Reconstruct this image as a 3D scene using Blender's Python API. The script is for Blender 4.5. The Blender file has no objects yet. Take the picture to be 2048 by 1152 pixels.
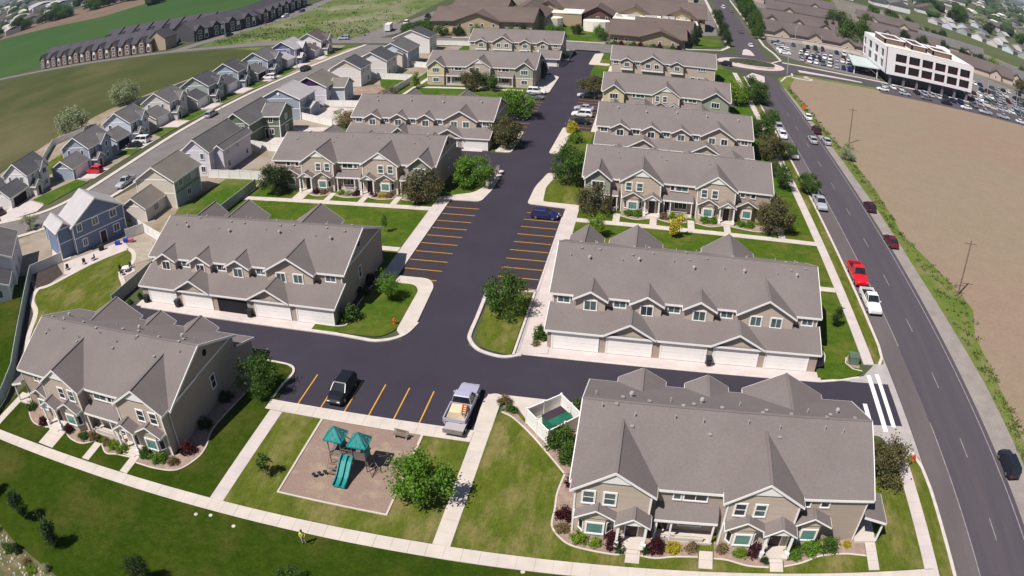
import bpy, math, random
import numpy as np
from mathutils import Matrix, Vector
random.seed(7); np.random.seed(7)
R = math.radians
scene = bpy.context.scene
COL = scene.collection

# ------------------------------------------------------------------ camera
cam_d = bpy.data.cameras.new("camera"); cam = bpy.data.objects.new("camera", cam_d); COL.objects.link(cam)
scene.camera = cam
CAM_H = 47.886
right = Vector((0.98131, 0.19242, 0.00175)); up = Vector((-0.09461, 0.47454, 0.87513)); fwd = Vector((-0.16756, 0.85894, -0.48388))
cam.matrix_world = Matrix(((right.x, up.x, -fwd.x, 0), (right.y, up.y, -fwd.y, 0), (right.z, up.z, -fwd.z, CAM_H), (0, 0, 0, 1)))
cam_d.type = 'PANO'                                   # a drone's wide lens with barrel distortion
cam_d.panorama_type = 'FISHEYE_LENS_POLYNOMIAL'
cam_d.sensor_width = 36; cam_d.sensor_fit = 'HORIZONTAL'
cam_d.fisheye_fov = R(170)
cam_d.fisheye_polynomial_k0 = 0.0
cam_d.fisheye_polynomial_k1 = -0.03709244629
cam_d.fisheye_polynomial_k2 = -8.485167e-05
cam_d.fisheye_polynomial_k3 = 3.49778e-06
cam_d.fisheye_polynomial_k4 = -3.874788e-07
cam_d.clip_start = 0.5; cam_d.clip_end = 20000

# ------------------------------------------------------------------ light
SUN = Vector((-0.43, -0.50, 1.0)).normalized()          # shadows fall to +x +y, half as long as things are tall each way
elev = math.asin(SUN.z); azim = math.atan2(SUN.x, SUN.y)
world = bpy.data.worlds.new("World"); scene.world = world; world.use_nodes = True
wn = world.node_tree.nodes; wl = world.node_tree.links
sky = wn.new("ShaderNodeTexSky"); sky.sky_type = 'NISHITA'; sky.sun_disc = False
sky.sun_elevation = elev; sky.sun_rotation = azim; sky.altitude = 1400; sky.air_density = 1.0; sky.dust_density = 1.5
wl.new(sky.outputs[0], wn["Background"].inputs[0]); wn["Background"].inputs[1].default_value = 0.056
sun_d = bpy.data.lights.new("sun", 'SUN'); sun_d.energy = 5.0; sun_d.angle = R(0.53); sun_d.color = (1.0, 0.955, 0.89)
sun_o = bpy.data.objects.new("sun", sun_d); COL.objects.link(sun_o)
sun_o.rotation_euler = SUN.to_track_quat('Z', 'Y').to_euler(); sun_o.location = (0, 0, 120)
scene.view_settings.view_transform = 'Standard'; scene.view_settings.look = 'None'
scene.view_settings.exposure = 0.16; scene.view_settings.gamma = 1.0; scene.view_settings.use_curve_mapping = False
scene.render.engine = 'CYCLES'
scene.cycles.max_bounces = 6; scene.cycles.diffuse_bounces = 2; scene.cycles.glossy_bounces = 2
scene.cycles.transmission_bounces = 2; scene.cycles.transparent_max_bounces = 4
scene.cycles.volume_bounces = 0
scene.cycles.use_denoising = True

# ------------------------------------------------------------------ materials
MATS = {}
def mat(name, rgb, rough=0.85, var=0.12, scale=1.0, fine=0.0, fscale=12.0, bump=0.0, bscale=20.0, spec=0.25, metal=0.0,
        rgb2=None, rgb3=None, sc3=0.05, stretch=None, mid=0.0, mscale=1.3):
    """Principled BSDF whose colour drifts with noise in world space: broad drift (rgb -> rgb2), patches (rgb3), fine grain."""
    if name in MATS: return MATS[name]
    m = bpy.data.materials.new(name); m.use_nodes = True; MATS[name] = m
    n, l = m.node_tree.nodes, m.node_tree.links; b = n["Principled BSDF"]
    b.inputs["Roughness"].default_value = rough; b.inputs["Specular IOR Level"].default_value = spec; b.inputs["Metallic"].default_value = metal
    geo = n.new("ShaderNodeNewGeometry"); pos = geo.outputs["Position"]
    if stretch:
        mp = n.new("ShaderNodeVectorMath"); mp.operation = 'MULTIPLY'; mp.inputs[1].default_value = stretch
        l.new(pos, mp.inputs[0]); pos = mp.outputs[0]
    def noise(s, detail=3, rough_=0.55):
        t = n.new("ShaderNodeTexNoise"); t.inputs["Scale"].default_value = s; t.inputs["Detail"].default_value = detail
        t.inputs["Roughness"].default_value = rough_; l.new(pos, t.inputs["Vector"]); return t.outputs["Fac"]
    def ramp(fac, a, c):
        r = n.new("ShaderNodeMapRange"); r.inputs[1].default_value = a; r.inputs[2].default_value = c; l.new(fac, r.inputs[0]); return r.outputs[0]
    def mix(fac, A, B):
        x = n.new("ShaderNodeMix"); x.data_type = 'RGBA'
        l.new(fac, x.inputs[0])
        for sock, val in ((x.inputs[6], A), (x.inputs[7], B)):
            if isinstance(val, tuple): sock.default_value = (*val, 1)
            else: l.new(val, sock)
        return x.outputs[2]
    lo = tuple(c*(1-var) for c in rgb); hi = rgb2 or tuple(min(1, c*(1+var)) for c in rgb)
    if rgb2: lo = rgb
    col = mix(ramp(noise(scale), 0.32, 0.68), lo, hi)
    if rgb3: col = mix(ramp(noise(sc3, 4, 0.62), 0.48, 0.66), col, rgb3)
    for fine_, fs_ in ((fine, fscale), (mid, mscale)):
        if not fine_: continue
        dk = n.new("ShaderNodeMix"); dk.data_type = 'RGBA'; dk.blend_type = 'MULTIPLY'; dk.inputs[0].default_value = 1.0
        g = n.new("ShaderNodeCombineColor"); f = ramp(noise(fs_, 2, 0.7), 0.25, 0.75)
        mr = n.new("ShaderNodeMapRange"); mr.inputs[3].default_value = 1-fine_; mr.inputs[4].default_value = 1+fine_; l.new(f, mr.inputs[0])
        for i in range(3): l.new(mr.outputs[0], g.inputs[i])
        l.new(col, dk.inputs[6]); l.new(g.outputs[0], dk.inputs[7]); col = dk.outputs[2]
    l.new(col, b.inputs["Base Color"])
    if bump:
        bp = n.new("ShaderNodeBump"); bp.inputs["Strength"].default_value = bump; bp.inputs["Distance"].default_value = 0.05
        l.new(noise(bscale, 2), bp.inputs["Height"]); l.new(bp.outputs[0], b.inputs["Normal"])
    return m
def leafmat(name, dark, light, scale=1.6):
    if name in MATS: return MATS[name]
    m = mat(name, dark, rough=0.6, rgb2=light, scale=scale, fine=0.35, fscale=5.0, spec=0.3)
    n, l = m.node_tree.nodes, m.node_tree.links; b = n["Principled BSDF"]; out = n["Material Output"]
    tr = n.new("ShaderNodeBsdfTranslucent"); mx = n.new("ShaderNodeMixShader"); mx.inputs[0].default_value = 0.38
    l.new(b.inputs["Base Color"].links[0].from_socket, tr.inputs["Color"]); l.new(b.outputs[0], mx.inputs[1]); l.new(tr.outputs[0], mx.inputs[2]); l.new(mx.outputs[0], out.inputs["Surface"])
    return m

GR = dict(rough=0.95, fine=0.26, fscale=6.0, mid=0.20, mscale=1.2, bump=0.5, bscale=9, spec=0.0)
M_lawn = mat("lawn_grass", (0.050, 0.094, 0.010), rgb2=(0.076, 0.116, 0.013), scale=0.35, rgb3=(0.122, 0.126, 0.026), sc3=0.16, **GR)
M_lawnd = mat("lawn_grass_vignetted", (0.026, 0.050, 0.004), rgb2=(0.040, 0.064, 0.006), scale=0.25, rgb3=(0.066, 0.072, 0.014), sc3=0.13, **GR)  # grass colour darkened to carry the lens vignetting over the lower-left lawns
M_lawny = mat("lawn_grass_dry", (0.076, 0.104, 0.014), rgb2=(0.110, 0.126, 0.020), scale=0.45, rgb3=(0.185, 0.160, 0.060), sc3=0.22, stretch=(1.6, 0.7, 1), **GR)
M_lawnfar = mat("yard_grass", (0.045, 0.100, 0.011), rgb2=(0.066, 0.116, 0.014), scale=0.3, rgb3=(0.13, 0.14, 0.04), sc3=0.08, **GR)
M_field = mat("crop_field", (0.052, 0.066, 0.019), rgb2=(0.078, 0.084, 0.029), scale=0.03, rgb3=(0.125, 0.110, 0.054), sc3=0.012, rough=0.95, fine=0.12, fscale=2.0, spec=0.1)
M_fieldg = mat("green_crop", (0.036, 0.085, 0.020), rgb2=(0.052, 0.100, 0.026), scale=0.012, rough=0.95, fine=0.1, fscale=1.0, spec=0.1)
M_fieldb = mat("ploughed_soil", (0.185, 0.130, 0.095), var=0.1, scale=0.02, rough=0.95, spec=0.1)
M_bare = mat("bare_field", (0.270, 0.200, 0.144), rgb2=(0.258, 0.204, 0.144), scale=0.018, rgb3=(0.274, 0.188, 0.146), sc3=0.012, rough=0.95, mid=0.05, mscale=0.25, fine=0.09, fscale=1.4, bump=0.25, bscale=3, spec=0.1)
M_scrub = mat("scrub_land", (0.135, 0.150, 0.060), rgb2=(0.085, 0.140, 0.025), scale=0.035, rgb3=(0.260, 0.235, 0.160), sc3=0.02, rough=0.95, fine=0.3, fscale=1.2, spec=0.1)
M_ground = mat("open_ground", (0.080, 0.090, 0.050), rgb2=(0.062, 0.080, 0.036), scale=0.006, rgb3=(0.13, 0.115, 0.085), sc3=0.004, rough=0.95, spec=0.1)
M_dirt = mat("yard_dirt", (0.30, 0.235, 0.185), rgb2=(0.34,0.29,0.245), rgb3=(0.20,0.17,0.09), sc3=0.12, scale=0.25, rough=0.95, fine=0.15, fscale=6, bump=0.4, spec=0.1)
M_gravel = mat("road_gravel", (0.285, 0.250, 0.230), var=0.12, scale=0.4, rough=0.95, fine=0.25, fscale=9, bump=0.5, spec=0.1)
M_verge = mat("wild_verge", (0.095, 0.145, 0.025), rgb2=(0.135, 0.165, 0.035), scale=0.25, rgb3=(0.19, 0.175, 0.075), sc3=0.2, rough=0.95, fine=0.3, fscale=4, bump=0.6, bscale=4, spec=0.1)
M_asph = mat("new_asphalt", (0.046, 0.040, 0.055), var=0.07, scale=0.15, rough=0.9, fine=0.06, fscale=30, mid=0.05, mscale=0.7, bump=0.2, bscale=60, spec=0.1)
M_stall = mat("parking_asphalt", (0.043, 0.033, 0.040), var=0.08, scale=0.3, rough=0.85, fine=0.08, fscale=25, spec=0.25)
M_road = mat("street_asphalt", (0.092, 0.077, 0.088), rgb2=(0.076, 0.064, 0.080), scale=0.55, stretch=(1.0, 0.06, 1), rough=0.85, fine=0.08, fscale=12, spec=0.25)
M_lane = mat("parking_lane_asphalt", (0.125, 0.104, 0.108), var=0.08, scale=0.5, stretch=(1, 0.15, 1), rough=0.9, fine=0.08, fscale=12, spec=0.2)
M_road2 = mat("old_asphalt", (0.185, 0.165, 0.162), var=0.10, scale=0.3, rough=0.9, fine=0.06, fscale=8, spec=0.2)
M_conc = mat("concrete", (0.55, 0.475, 0.455), var=0.07, scale=0.5, rough=0.9, fine=0.07, fscale=14, spec=0.2)
M_conc2 = mat("warm_concrete", (0.565, 0.495, 0.445), var=0.07, scale=0.6, rough=0.9, fine=0.07, fscale=14, spec=0.2)
M_concg = mat("grey_concrete", (0.40, 0.36, 0.35), var=0.10, scale=0.8, rough=0.9, fine=0.08, fscale=10, spec=0.2)
M_kerb = mat("kerb_concrete", (0.58, 0.51, 0.48), var=0.10, scale=1.2, rough=0.9, fine=0.08, fscale=10, spec=0.2)
M_mulch = mat("wood_chip", (0.300, 0.205, 0.172), rgb2=(0.260, 0.190, 0.152), scale=0.5, rgb3=(0.36, 0.275, 0.205), sc3=0.5, rough=0.95, fine=0.25, fscale=10, bump=0.8, bscale=18, spec=0.1)
M_bed = mat("bed_gravel", (0.33, 0.235, 0.195), var=0.2, scale=1.2, rough=0.95, fine=0.3, fscale=10, bump=0.8, bscale=20, spec=0.1)
M_bark = mat("dark_bark", (0.060, 0.045, 0.040), var=0.2, scale=1, rough=0.95, fine=0.25, fscale=8)
M_yel = mat("orange_paint", (0.66, 0.33, 0.04), var=0.12, scale=1.5, rough=0.7, fine=0.1, fscale=20)
M_wpaint = mat("white_road_paint", (0.80, 0.77, 0.76), var=0.06, scale=1, rough=0.7, fine=0.08, fscale=8)
M_worn = mat("worn_road_paint", (0.27, 0.245, 0.25), var=0.2, scale=1.0, rough=0.8, fine=0.2, fscale=5)

M_roof = mat("roof_shingle", (0.178, 0.150, 0.146), rgb2=(0.200, 0.171, 0.166), scale=0.22, rough=0.92, fine=0.10, fscale=5, bump=0.3, bscale=16, spec=0.15)
M_roofd = mat("roof_dark", (0.085, 0.082, 0.092), var=0.1, scale=0.4, rough=0.9, fine=0.14, fscale=5, spec=0.2)
M_roofm = mat("roof_slate", (0.140, 0.130, 0.132), var=0.1, scale=0.4, rough=0.9, fine=0.12, fscale=5, spec=0.2)
M_roofl = mat("roof_silver", (0.43, 0.40, 0.41), var=0.06, scale=0.4, rough=0.7, fine=0.06, fscale=5, spec=0.3)
M_rooft = mat("roof_taupe", (0.195, 0.172, 0.150), var=0.08, scale=0.4, rough=0.92, fine=0.12, fscale=5, spec=0.15)
M_roofb = mat("roof_brown", (0.140, 0.106, 0.095), var=0.10, scale=0.1, rough=0.92, fine=0.10, fscale=3, spec=0.15)
M_roofp = mat("roof_plum", (0.128, 0.102, 0.100), var=0.08, scale=0.1, rough=0.92, fine=0.10, fscale=3, spec=0.15)
def siding(name, rgb, **k): return mat(name, rgb, var=0.05, scale=0.6, fine=0.07, fscale=6, rough=0.8, stretch=(0.4, 0.4, 6.0), **k)
M_side = siding("taupe_siding", (0.385, 0.310, 0.260))
M_side2 = siding("tan_siding", (0.50, 0.405, 0.335))
M_side3 = siding("rose_siding", (0.430, 0.325, 0.275))
M_sided = siding("charcoal_siding", (0.120, 0.112, 0.105))
M_cream = siding("cream_siding", (0.60, 0.52, 0.33))
M_sage = siding("sage_siding", (0.315, 0.325, 0.260))
M_stone = mat("stone_veneer", (0.25, 0.205, 0.175), var=0.3, scale=2.5, fine=0.2, fscale=8, rough=0.95)
M_white = mat("white_trim", (0.85, 0.815, 0.80), var=0.03, scale=1, rough=0.6, spec=0.3)
M_gdoor = mat("garage_door_white", (0.86, 0.81, 0.79), var=0.03, scale=0.8, rough=0.5, fine=0.03, fscale=4)
M_fence = mat("vinyl_fence", (0.78, 0.75, 0.72), var=0.04, scale=0.6, rough=0.5, spec=0.35)
M_fenceg = mat("grey_fence", (0.36, 0.37, 0.385), var=0.06, scale=0.6, rough=0.6)
M_fencet = mat("pale_teal_fence", (0.38, 0.45, 0.46), var=0.06, scale=0.6, rough=0.6)
M_door = mat("dark_door", (0.050, 0.022, 0.025), var=0.1, rough=0.5)
M_dark = mat("dark_interior", (0.016, 0.014, 0.018), rough=0.9)
M_vent = mat("galvanised_vent", (0.52, 0.50, 0.49), var=0.08, rough=0.45, metal=0.3)
M_glass = mat("window_glass", (0.070, 0.110, 0.115), var=0.3, scale=0.9, rough=0.06, spec=0.8)  # dark teal base colour paints in the reflected sky
M_glassd = mat("dark_window_glass", (0.030, 0.034, 0.045), var=0.3, scale=0.7, rough=0.08, spec=0.6)
M_glasst = mat("sky_teal_window_glass", (0.130, 0.270, 0.240), rgb2=(0.09, 0.19, 0.175), scale=0.8, rough=0.12, spec=0.6)  # stronger teal, reflected sky put into the base colour; no blinds behind
M_teal = mat("teal_plastic", (0.010, 0.230, 0.225), var=0.10, scale=1.5, rough=0.55, spec=0.3)
M_teald = mat("teal_roof_panel", (0.015, 0.225, 0.215), var=0.12, scale=1.2, rough=0.3, spec=0.5)
M_metal = mat("brown_coated_post", (0.21, 0.165, 0.135), var=0.1, rough=0.5, metal=0.2)
M_deck = mat("deck_metal", (0.175, 0.140, 0.130), var=0.1, rough=0.7)
M_wood = mat("pole_wood", (0.20, 0.135, 0.115), var=0.2, scale=2, rough=0.9)
M_barkt = mat("tree_bark", (0.115, 0.085, 0.065), var=0.25, scale=4, rough=0.95)
M_tyre = mat("tyre_rubber", (0.018, 0.018, 0.020), rough=0.9)
M_rim = mat("wheel_rim", (0.42, 0.42, 0.44), rough=0.35, metal=0.8)
M_cglass = mat("car_glass", (0.018, 0.022, 0.028), rough=0.03, spec=0.4)
M_lamp = mat("headlamp_lens", (0.72, 0.72, 0.74), rough=0.15, spec=0.7)
M_tail = mat("tail_lamp_lens", (0.32, 0.012, 0.010), rough=0.2, spec=0.6)
M_red = mat("hydrant_red", (0.62, 0.085, 0.035), rough=0.5)
M_bin = mat("bin_plastic", (0.028, 0.030, 0.038), rough=0.5)
M_green = mat("dumpster_green", (0.018, 0.135, 0.085), var=0.15, rough=0.5)
M_skin = mat("skin", (0.42, 0.26, 0.19), rough=0.6)
M_hivis = mat("hi_vis_yellow", (0.72, 0.78, 0.10), var=0.05, rough=0.7)
M_jean = mat("trouser_cloth", (0.55, 0.50, 0.42), var=0.1, rough=0.9)
M_hair = mat("dark_hair", (0.03, 0.022, 0.018), rough=0.7)
def paint(name, rgb): return mat("car_paint_"+name, rgb, var=0.02, rough=0.28, spec=0.6, metal=0.0)

# ------------------------------------------------------------------ mesh helpers
class MB:
    def __init__(s): s.v = []; s.f = []; s.m = []
    def face(s, pts, m=0):
        i = len(s.v); s.v += [tuple(p) for p in pts]; s.f.append(tuple(range(i, i+len(pts)))); s.m.append(m); return s
    def hexa(s, p, m=0):                               # 8 points: bottom 4 then top 4
        i = len(s.v); s.v += [tuple(q) for q in p]
        for f in ((3,2,1,0),(4,5,6,7),(0,1,5,4),(1,2,6,5),(2,3,7,6),(3,0,4,7)): s.f.append(tuple(i+k for k in f)); s.m.append(m)
        return s
    def box(s, x0, x1, y0, y1, z0, z1, m=0):
        return s.hexa([(x0,y0,z0),(x1,y0,z0),(x1,y1,z0),(x0,y1,z0),(x0,y0,z1),(x1,y0,z1),(x1,y1,z1),(x0,y1,z1)], m)
    def prism(s, poly, z0, z1, m=0, ms=None):
        n = len(poly); i = len(s.v); s.v += [(p[0],p[1],z0) for p in poly] + [(p[0],p[1],z1) for p in poly]
        s.f.append(tuple(i+n+k for k in range(n))); s.m.append(m)
        for k in range(n): s.f.append((i+k, i+(k+1)%n, i+n+(k+1)%n, i+n+k)); s.m.append(m if ms is None else ms)
        return s
    def extx(s, prof, x0, x1, m=0, m0=None, m1=None):   # profile of (y,z), extruded along x
        n = len(prof); i = len(s.v); s.v += [(x0,*p) for p in prof] + [(x1,*p) for p in prof]
        s.f.append(tuple(i+n-1-k for k in range(n))); s.m.append(m if m0 is None else m0)
        s.f.append(tuple(i+n+k for k in range(n))); s.m.append(m if m1 is None else m1)
        for k in range(n): s.f.append((i+k, i+(k+1)%n, i+n+(k+1)%n, i+n+k)); s.m.append(m)
        return s
    def exty(s, prof, y0, y1, m=0):                     # profile of (x,z), extruded along y
        n = len(prof); i = len(s.v); s.v += [(p[0],y0,p[1]) for p in prof] + [(p[0],y1,p[1]) for p in prof]
        s.f.append(tuple(i+k for k in range(n))); s.m.append(m); s.f.append(tuple(i+2*n-1-k for k in range(n))); s.m.append(m)
        for k in range(n): s.f.append((i+(k+1)%n, i+k, i+n+k, i+n+(k+1)%n)); s.m.append(m)
        return s
    def slab(s, pts, t, m=0):                           # top face given, thickness t straight down
        return s.hexa([(p[0],p[1],p[2]-t) for p in pts] + list(pts), m)
    def bar(s, p, q, w, h, m=0):                        # board from p to q: w across (level), h upright, top at p/q
        p = Vector(p); q = Vector(q); d = q-p; side = Vector((-d.y, d.x, 0))
        side = side.normalized()*w/2 if side.length > 1e-6 else Vector((w/2,0,0))
        dn = Vector((0,0,-h))
        return s.hexa([p-side+dn, p+side+dn, q+side+dn, q-side+dn, p-side, p+side, q+side, q-side], m)
    def tube(s, p, q, r0, r1=None, n=6, m=0, cap=True):
        p = Vector(p); q = Vector(q); r1 = r0 if r1 is None else r1; d = (q-p).normalized()
        a = d.orthogonal().normalized(); b = d.cross(a); i = len(s.v)
        for c, r in ((p,r0),(q,r1)):
            for k in range(n):
                t = 2*math.pi*k/n; s.v.append(tuple(c + a*(r*math.cos(t)) + b*(r*math.sin(t))))
        for k in range(n): s.f.append((i+k, i+(k+1)%n, i+n+(k+1)%n, i+n+k)); s.m.append(m)
        if cap: s.f.append(tuple(i+n-1-k for k in range(n))); s.m.append(m); s.f.append(tuple(i+n+k for k in range(n))); s.m.append(m)
        return s
    def blob(s, c, r, m=0, n=8, k=5):
        i = len(s.v); cx,cy,cz = c; rx,ry,rz = r if isinstance(r, tuple) else (r,r,r)
        for a in range(1,k):
            t = math.pi*a/k
            for b in range(n):
                p = 2*math.pi*b/n; s.v.append((cx+rx*math.sin(t)*math.cos(p), cy+ry*math.sin(t)*math.sin(p), cz+rz*math.cos(t)))
        top = len(s.v); s.v += [(cx,cy,cz+rz),(cx,cy,cz-rz)]
        for a in range(k-2):
            for b in range(n): s.f.append((i+a*n+b, i+(a+1)*n+b, i+(a+1)*n+(b+1)%n, i+a*n+(b+1)%n)); s.m.append(m)
        for b in range(n):
            s.f.append((top, i+b, i+(b+1)%n)); s.m.append(m); s.f.append((top+1, i+(k-2)*n+(b+1)%n, i+(k-2)*n+b)); s.m.append(m)
        return s
    def mesh(s, name, mats, smooth=False):
        me = bpy.data.meshes.new(name); me.from_pydata(s.v, [], s.f)
        for m in (mats if isinstance(mats, (list, tuple)) else [mats]): me.materials.append(m)
        if any(s.m): me.polygons.foreach_set("material_index", s.m)
        if smooth: me.polygons.foreach_set("use_smooth", [True]*len(s.f))
        me.update(); return me
    def build(s, name, mats, parent=None, smooth=False, loc=None): return put(name, s.mesh(name, mats, smooth), parent, loc)
def put(name, me, parent=None, loc=None, rz=0.0, sc=None):
    o = bpy.data.objects.new(name, me); COL.objects.link(o)
    if parent: o.parent = parent
    if loc: o.location = loc
    if rz: o.rotation_euler = (0,0,rz)
    if sc: o.scale = sc
    return o
def tag(o, label, cat, group=None):
    o["label"] = label; o["category"] = cat
    if group: o["group"] = group
    return o
def thing(name, label, cat, loc=(0,0,0), rz=0.0, group=None, sc=None):
    o = put(name, None, None, loc, rz, sc); return tag(o, label, cat, group)
def struct(o, kind="structure"): o["kind"] = kind; return o
_cache = {}
def cached(key, fn):
    if key not in _cache: _cache[key] = fn()
    return _cache[key]
def copy_tree(o, parent=None):
    c = o.copy(); COL.objects.link(c); c.parent = parent
    for ch in [x for x in o.children]: copy_tree(ch, c)
    return c
ORD = ["first","second","third","fourth","fifth","sixth","seventh","eighth","ninth","tenth","eleventh","twelfth","thirteenth","fourteenth","fifteenth","sixteenth","seventeenth","eighteenth","nineteenth","twentieth"]
# ------------------------------------------------------------------ the setting
def rnd(pts, rad, n=6):
    """Polygon with rounded corners. rad: one radius or a list."""
    out = []; N = len(pts)
    for i, p in enumerate(pts):
        r = rad[i] if isinstance(rad, (list, tuple)) else rad
        if r <= 0: out.append(p); continue
        P = Vector(p); A = Vector(pts[i-1]); B = Vector(pts[(i+1) % N])
        a = (A-P); b = (B-P); ra = min(r, a.length*0.49); rb = min(r, b.length*0.49); r2 = min(ra, rb)
        s = P + a.normalized()*r2; e = P + b.normalized()*r2
        for k in range(n+1):
            t = k/n; q = s*(1-t)**2 + P*2*t*(1-t) + e*t*t; out.append((q.x, q.y))
    return out
def rect(x0, x1, y0, y1): return [(x0,y0),(x1,y0),(x1,y1),(x0,y1)]
def sheet(name, poly, z, m, parent=None):
    o = MB().face([(x,y,z) for x,y in poly]).build(name, m, parent)
    return o if parent else struct(o)
def pad(name, poly, z1, m, z0=0.0, parent=None):
    o = MB().prism(poly, z0, z1).build(name, m, parent)
    return o if parent else struct(o)
def offset_path(path, w):
    L, Rr = [], []
    for i, p in enumerate(path):
        p = Vector(p); a = Vector(path[max(0,i-1)]); b = Vector(path[min(len(path)-1,i+1)])
        d = (b-a).normalized(); nrm = Vector((-d.y, d.x))
        L.append(p+nrm*w/2); Rr.append(p-nrm*w/2)
    return L, Rr
def ribbon(mb, path, w, z0, z1, m=0):
    L, Rr = offset_path(path, w)
    for i in range(len(path)-1):
        a,b,c,d = Rr[i],Rr[i+1],L[i+1],L[i]
        mb.hexa([(a.x,a.y,z0),(b.x,b.y,z0),(c.x,c.y,z0),(d.x,d.y,z0),(a.x,a.y,z1),(b.x,b.y,z1),(c.x,c.y,z1),(d.x,d.y,z1)], m)
    return mb
def kerb(path, w=0.45, z=0.15, name="kerb", m=None):
    return struct(ribbon(MB(), path, w, 0.0, z).build(name, m or M_kerb))
def smooth(path, n=6):
    """Catmull-Rom through the points."""
    P = [Vector(p) for p in path]; P = [P[0]*2-P[1]] + P + [P[-1]*2-P[-2]]; out = []
    for i in range(1, len(P)-2):
        for k in range(n):
            t = k/n; a,b,c,d = P[i-1],P[i],P[i+1],P[i+2]
            q = 0.5*((2*b)+(c-a)*t+(2*a-5*b+4*c-d)*t*t+(3*b-a-3*c+d)*t**3); out.append((q.x,q.y))
    out.append(tuple(P[-2])); return out
def slab_walk(name, a, b, w, step, m, z=0.135, gap=0.022):
    """A walk of separate concrete slabs with recessed joints."""
    a = Vector(a); b = Vector(b); d = b-a; L = d.length; n = max(1, round(L/step)); st = L/n; ang = math.atan2(d.y, d.x)
    base = struct(ribbon(MB(), [tuple(a), tuple(b)], w-0.02, 0.0, z-0.018).build(name, M_kerb))
    for k in range(n):
        s = cached(("slab", round(st,2), w, m.name, k % 3), lambda: MB().box(-st/2+gap/2, st/2-gap/2, -w/2, w/2, 0, 0.05+0.004*(k % 3)).mesh("slab", m))
        c = a + d*((k+0.5)/n); put("slab", s, base, (c.x, c.y, z-0.045), ang)
    return base

# ground to the horizon
N = 96
struct(MB().face([(11000*math.cos(2*math.pi*k/N), 11000*math.sin(2*math.pi*k/N), -0.03) for k in range(N)]).build("ground", M_ground))
# far hills, low on the horizon
def hills(name, ang0, ang1, dist, h, seed):
    rr = random.Random(seed); mb = MB(); n = 60; prev = None
    ph = [rr.uniform(0, 6.28) for _ in range(5)]
    for i in range(n+1):
        a = R(ang0+(ang1-ang0)*i/n); t = i/n
        hh = h*(0.55+0.25*math.sin(5*t*3+ph[0])+0.15*math.sin(13*t*2+ph[1])+0.08*math.sin(31*t+ph[2]))*math.sin(math.pi*min(max(t,0.02),0.98))**0.4
        c, s_ = math.cos(a), math.sin(a)
        row = [(dist*c, dist*s_, -1), ((dist+500)*c, (dist+500)*s_, hh*0.55), ((dist+1200)*c, (dist+1200)*s_, hh), ((dist+2400)*c, (dist+2400)*s_, -1)]
        if prev:
            for k in range(3): mb.face([prev[k], row[k], row[k+1], prev[k+1]])
        prev = row
    return struct(mb.build(name, mat("hill_scrub", (0.10, 0.10, 0.105), var=0.2, scale=0.003, rough=1), smooth=True))
hills("hill_range", 20, 165, 7400, 60, 3)

# fields and open land
sheet("crop_field", [(-162.3,118),(-161,134),(-164,154),(-162.5,172),(-157,192),(-150,212),(-143.5,229),(-147,249),(-163,257.5),(-203,259.5),(-287,257.5),(-334,255),(-520,252),(-520,90),(-300,60),(-170,95)], 0.006, M_field)
sheet("scrub_strip", [(-147,249),(-143.5,229),(-150,212),(-157,192),(-162.5,172),(-152,172),(-140,205),(-128,240),(-126,256),(-163,257.5)], 0.010, M_verge)
sheet("green_crop_field", [(-334,268),(-316,272),(-300,300),(-262,340),(-215,405),(-200,420),(-330,620),(-432,560),(-455,487),(-640,503),(-640,262)], 0.006, M_fieldg)
sheet("ploughed_field", [(-640,503),(-455,487),(-432,560),(-330,620),(-420,760),(-640,690),(-690,630),(-700,560)], 0.008, M_fieldb)
sheet("vacant_land", [(-190,268.5),(-126,268),(-112,272),(-107,285),(-110,310),(-112,420),(-180,520),(-190,372),(-183,318),(-192,290)], 0.006, M_scrub)
sheet("bare_field", rnd([(46.2,246.0),(160,244),(420,240),(420,-20),(47.5,-20),(48.5,72),(49.2,84),(51.6,92),(50.8,97),(46.0,117),(46.4,139),(44.6,165),(41.5,205),(40.8,225)], [6,0,0,0,0,0,1,2,1,2,1,1,1,6]), 0.006, M_bare)
sheet("wild_verge", [(45.2,-20),(48.2,-20),(49.3,71.5),(49.6,84),(52.2,91.7),(51.4,97),(46.6,117),(46.9,139),(45.1,165),(42.2,205),(41.6,224),(47.5,245),(150,242.5),(420,238.5),(420,242.5),(150,247.2),(60,248.0),(46,247.5),(39.5,236),(39.0,222),(40.2,190),(43.2,137),(44.0,102),(45.6,79),(45.6,60)], 0.012, M_verge)
sheet("road_shoulder", [(43.5,-20),(48.2,-20),(47.5,55),(46.9,72),(46.0,85),(45.0,102),(44.3,125),(43.9,137),(41.6,190),(39.9,222),(38.2,222),(40.2,165),(42.6,100)], 0.016, M_gravel)

# streets
S = -0.026
def sx(c, y): return c + S*y
Y0, Y1 = -20, 238
sheet("street", [(sx(34.0,Y0),Y0),(sx(45.3,Y0),Y0),(sx(45.2,Y1),Y1),(sx(34.0,Y1),Y1)], 0.020, M_road)
sheet("parking_lane", [(sx(34.1,Y0),Y0),(sx(37.05,Y0),Y0),(sx(37.05,Y1-30),Y1-30),(sx(34.1,Y1-30),Y1-30)], 0.024, M_lane)
def line(name, xc, y0, y1, w, m, z=0.028): return sheet(name, [(sx(xc-w/2,y0),y0),(sx(xc+w/2,y0),y0),(sx(xc+w/2,y1),y1),(sx(xc-w/2,y1),y1)], z, m)
line("lane_line", 37.1, 0, 63.5, 0.13, M_worn); line("lane_line", 37.1, 79.5, 225, 0.13, M_worn); line("lane_line", 44.55, 0, 225, 0.14, M_worn)
for k in range(15): line("centre_dash", 40.6, 5+13.1*k, 8.4+13.1*k, 0.12, M_worn)
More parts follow.
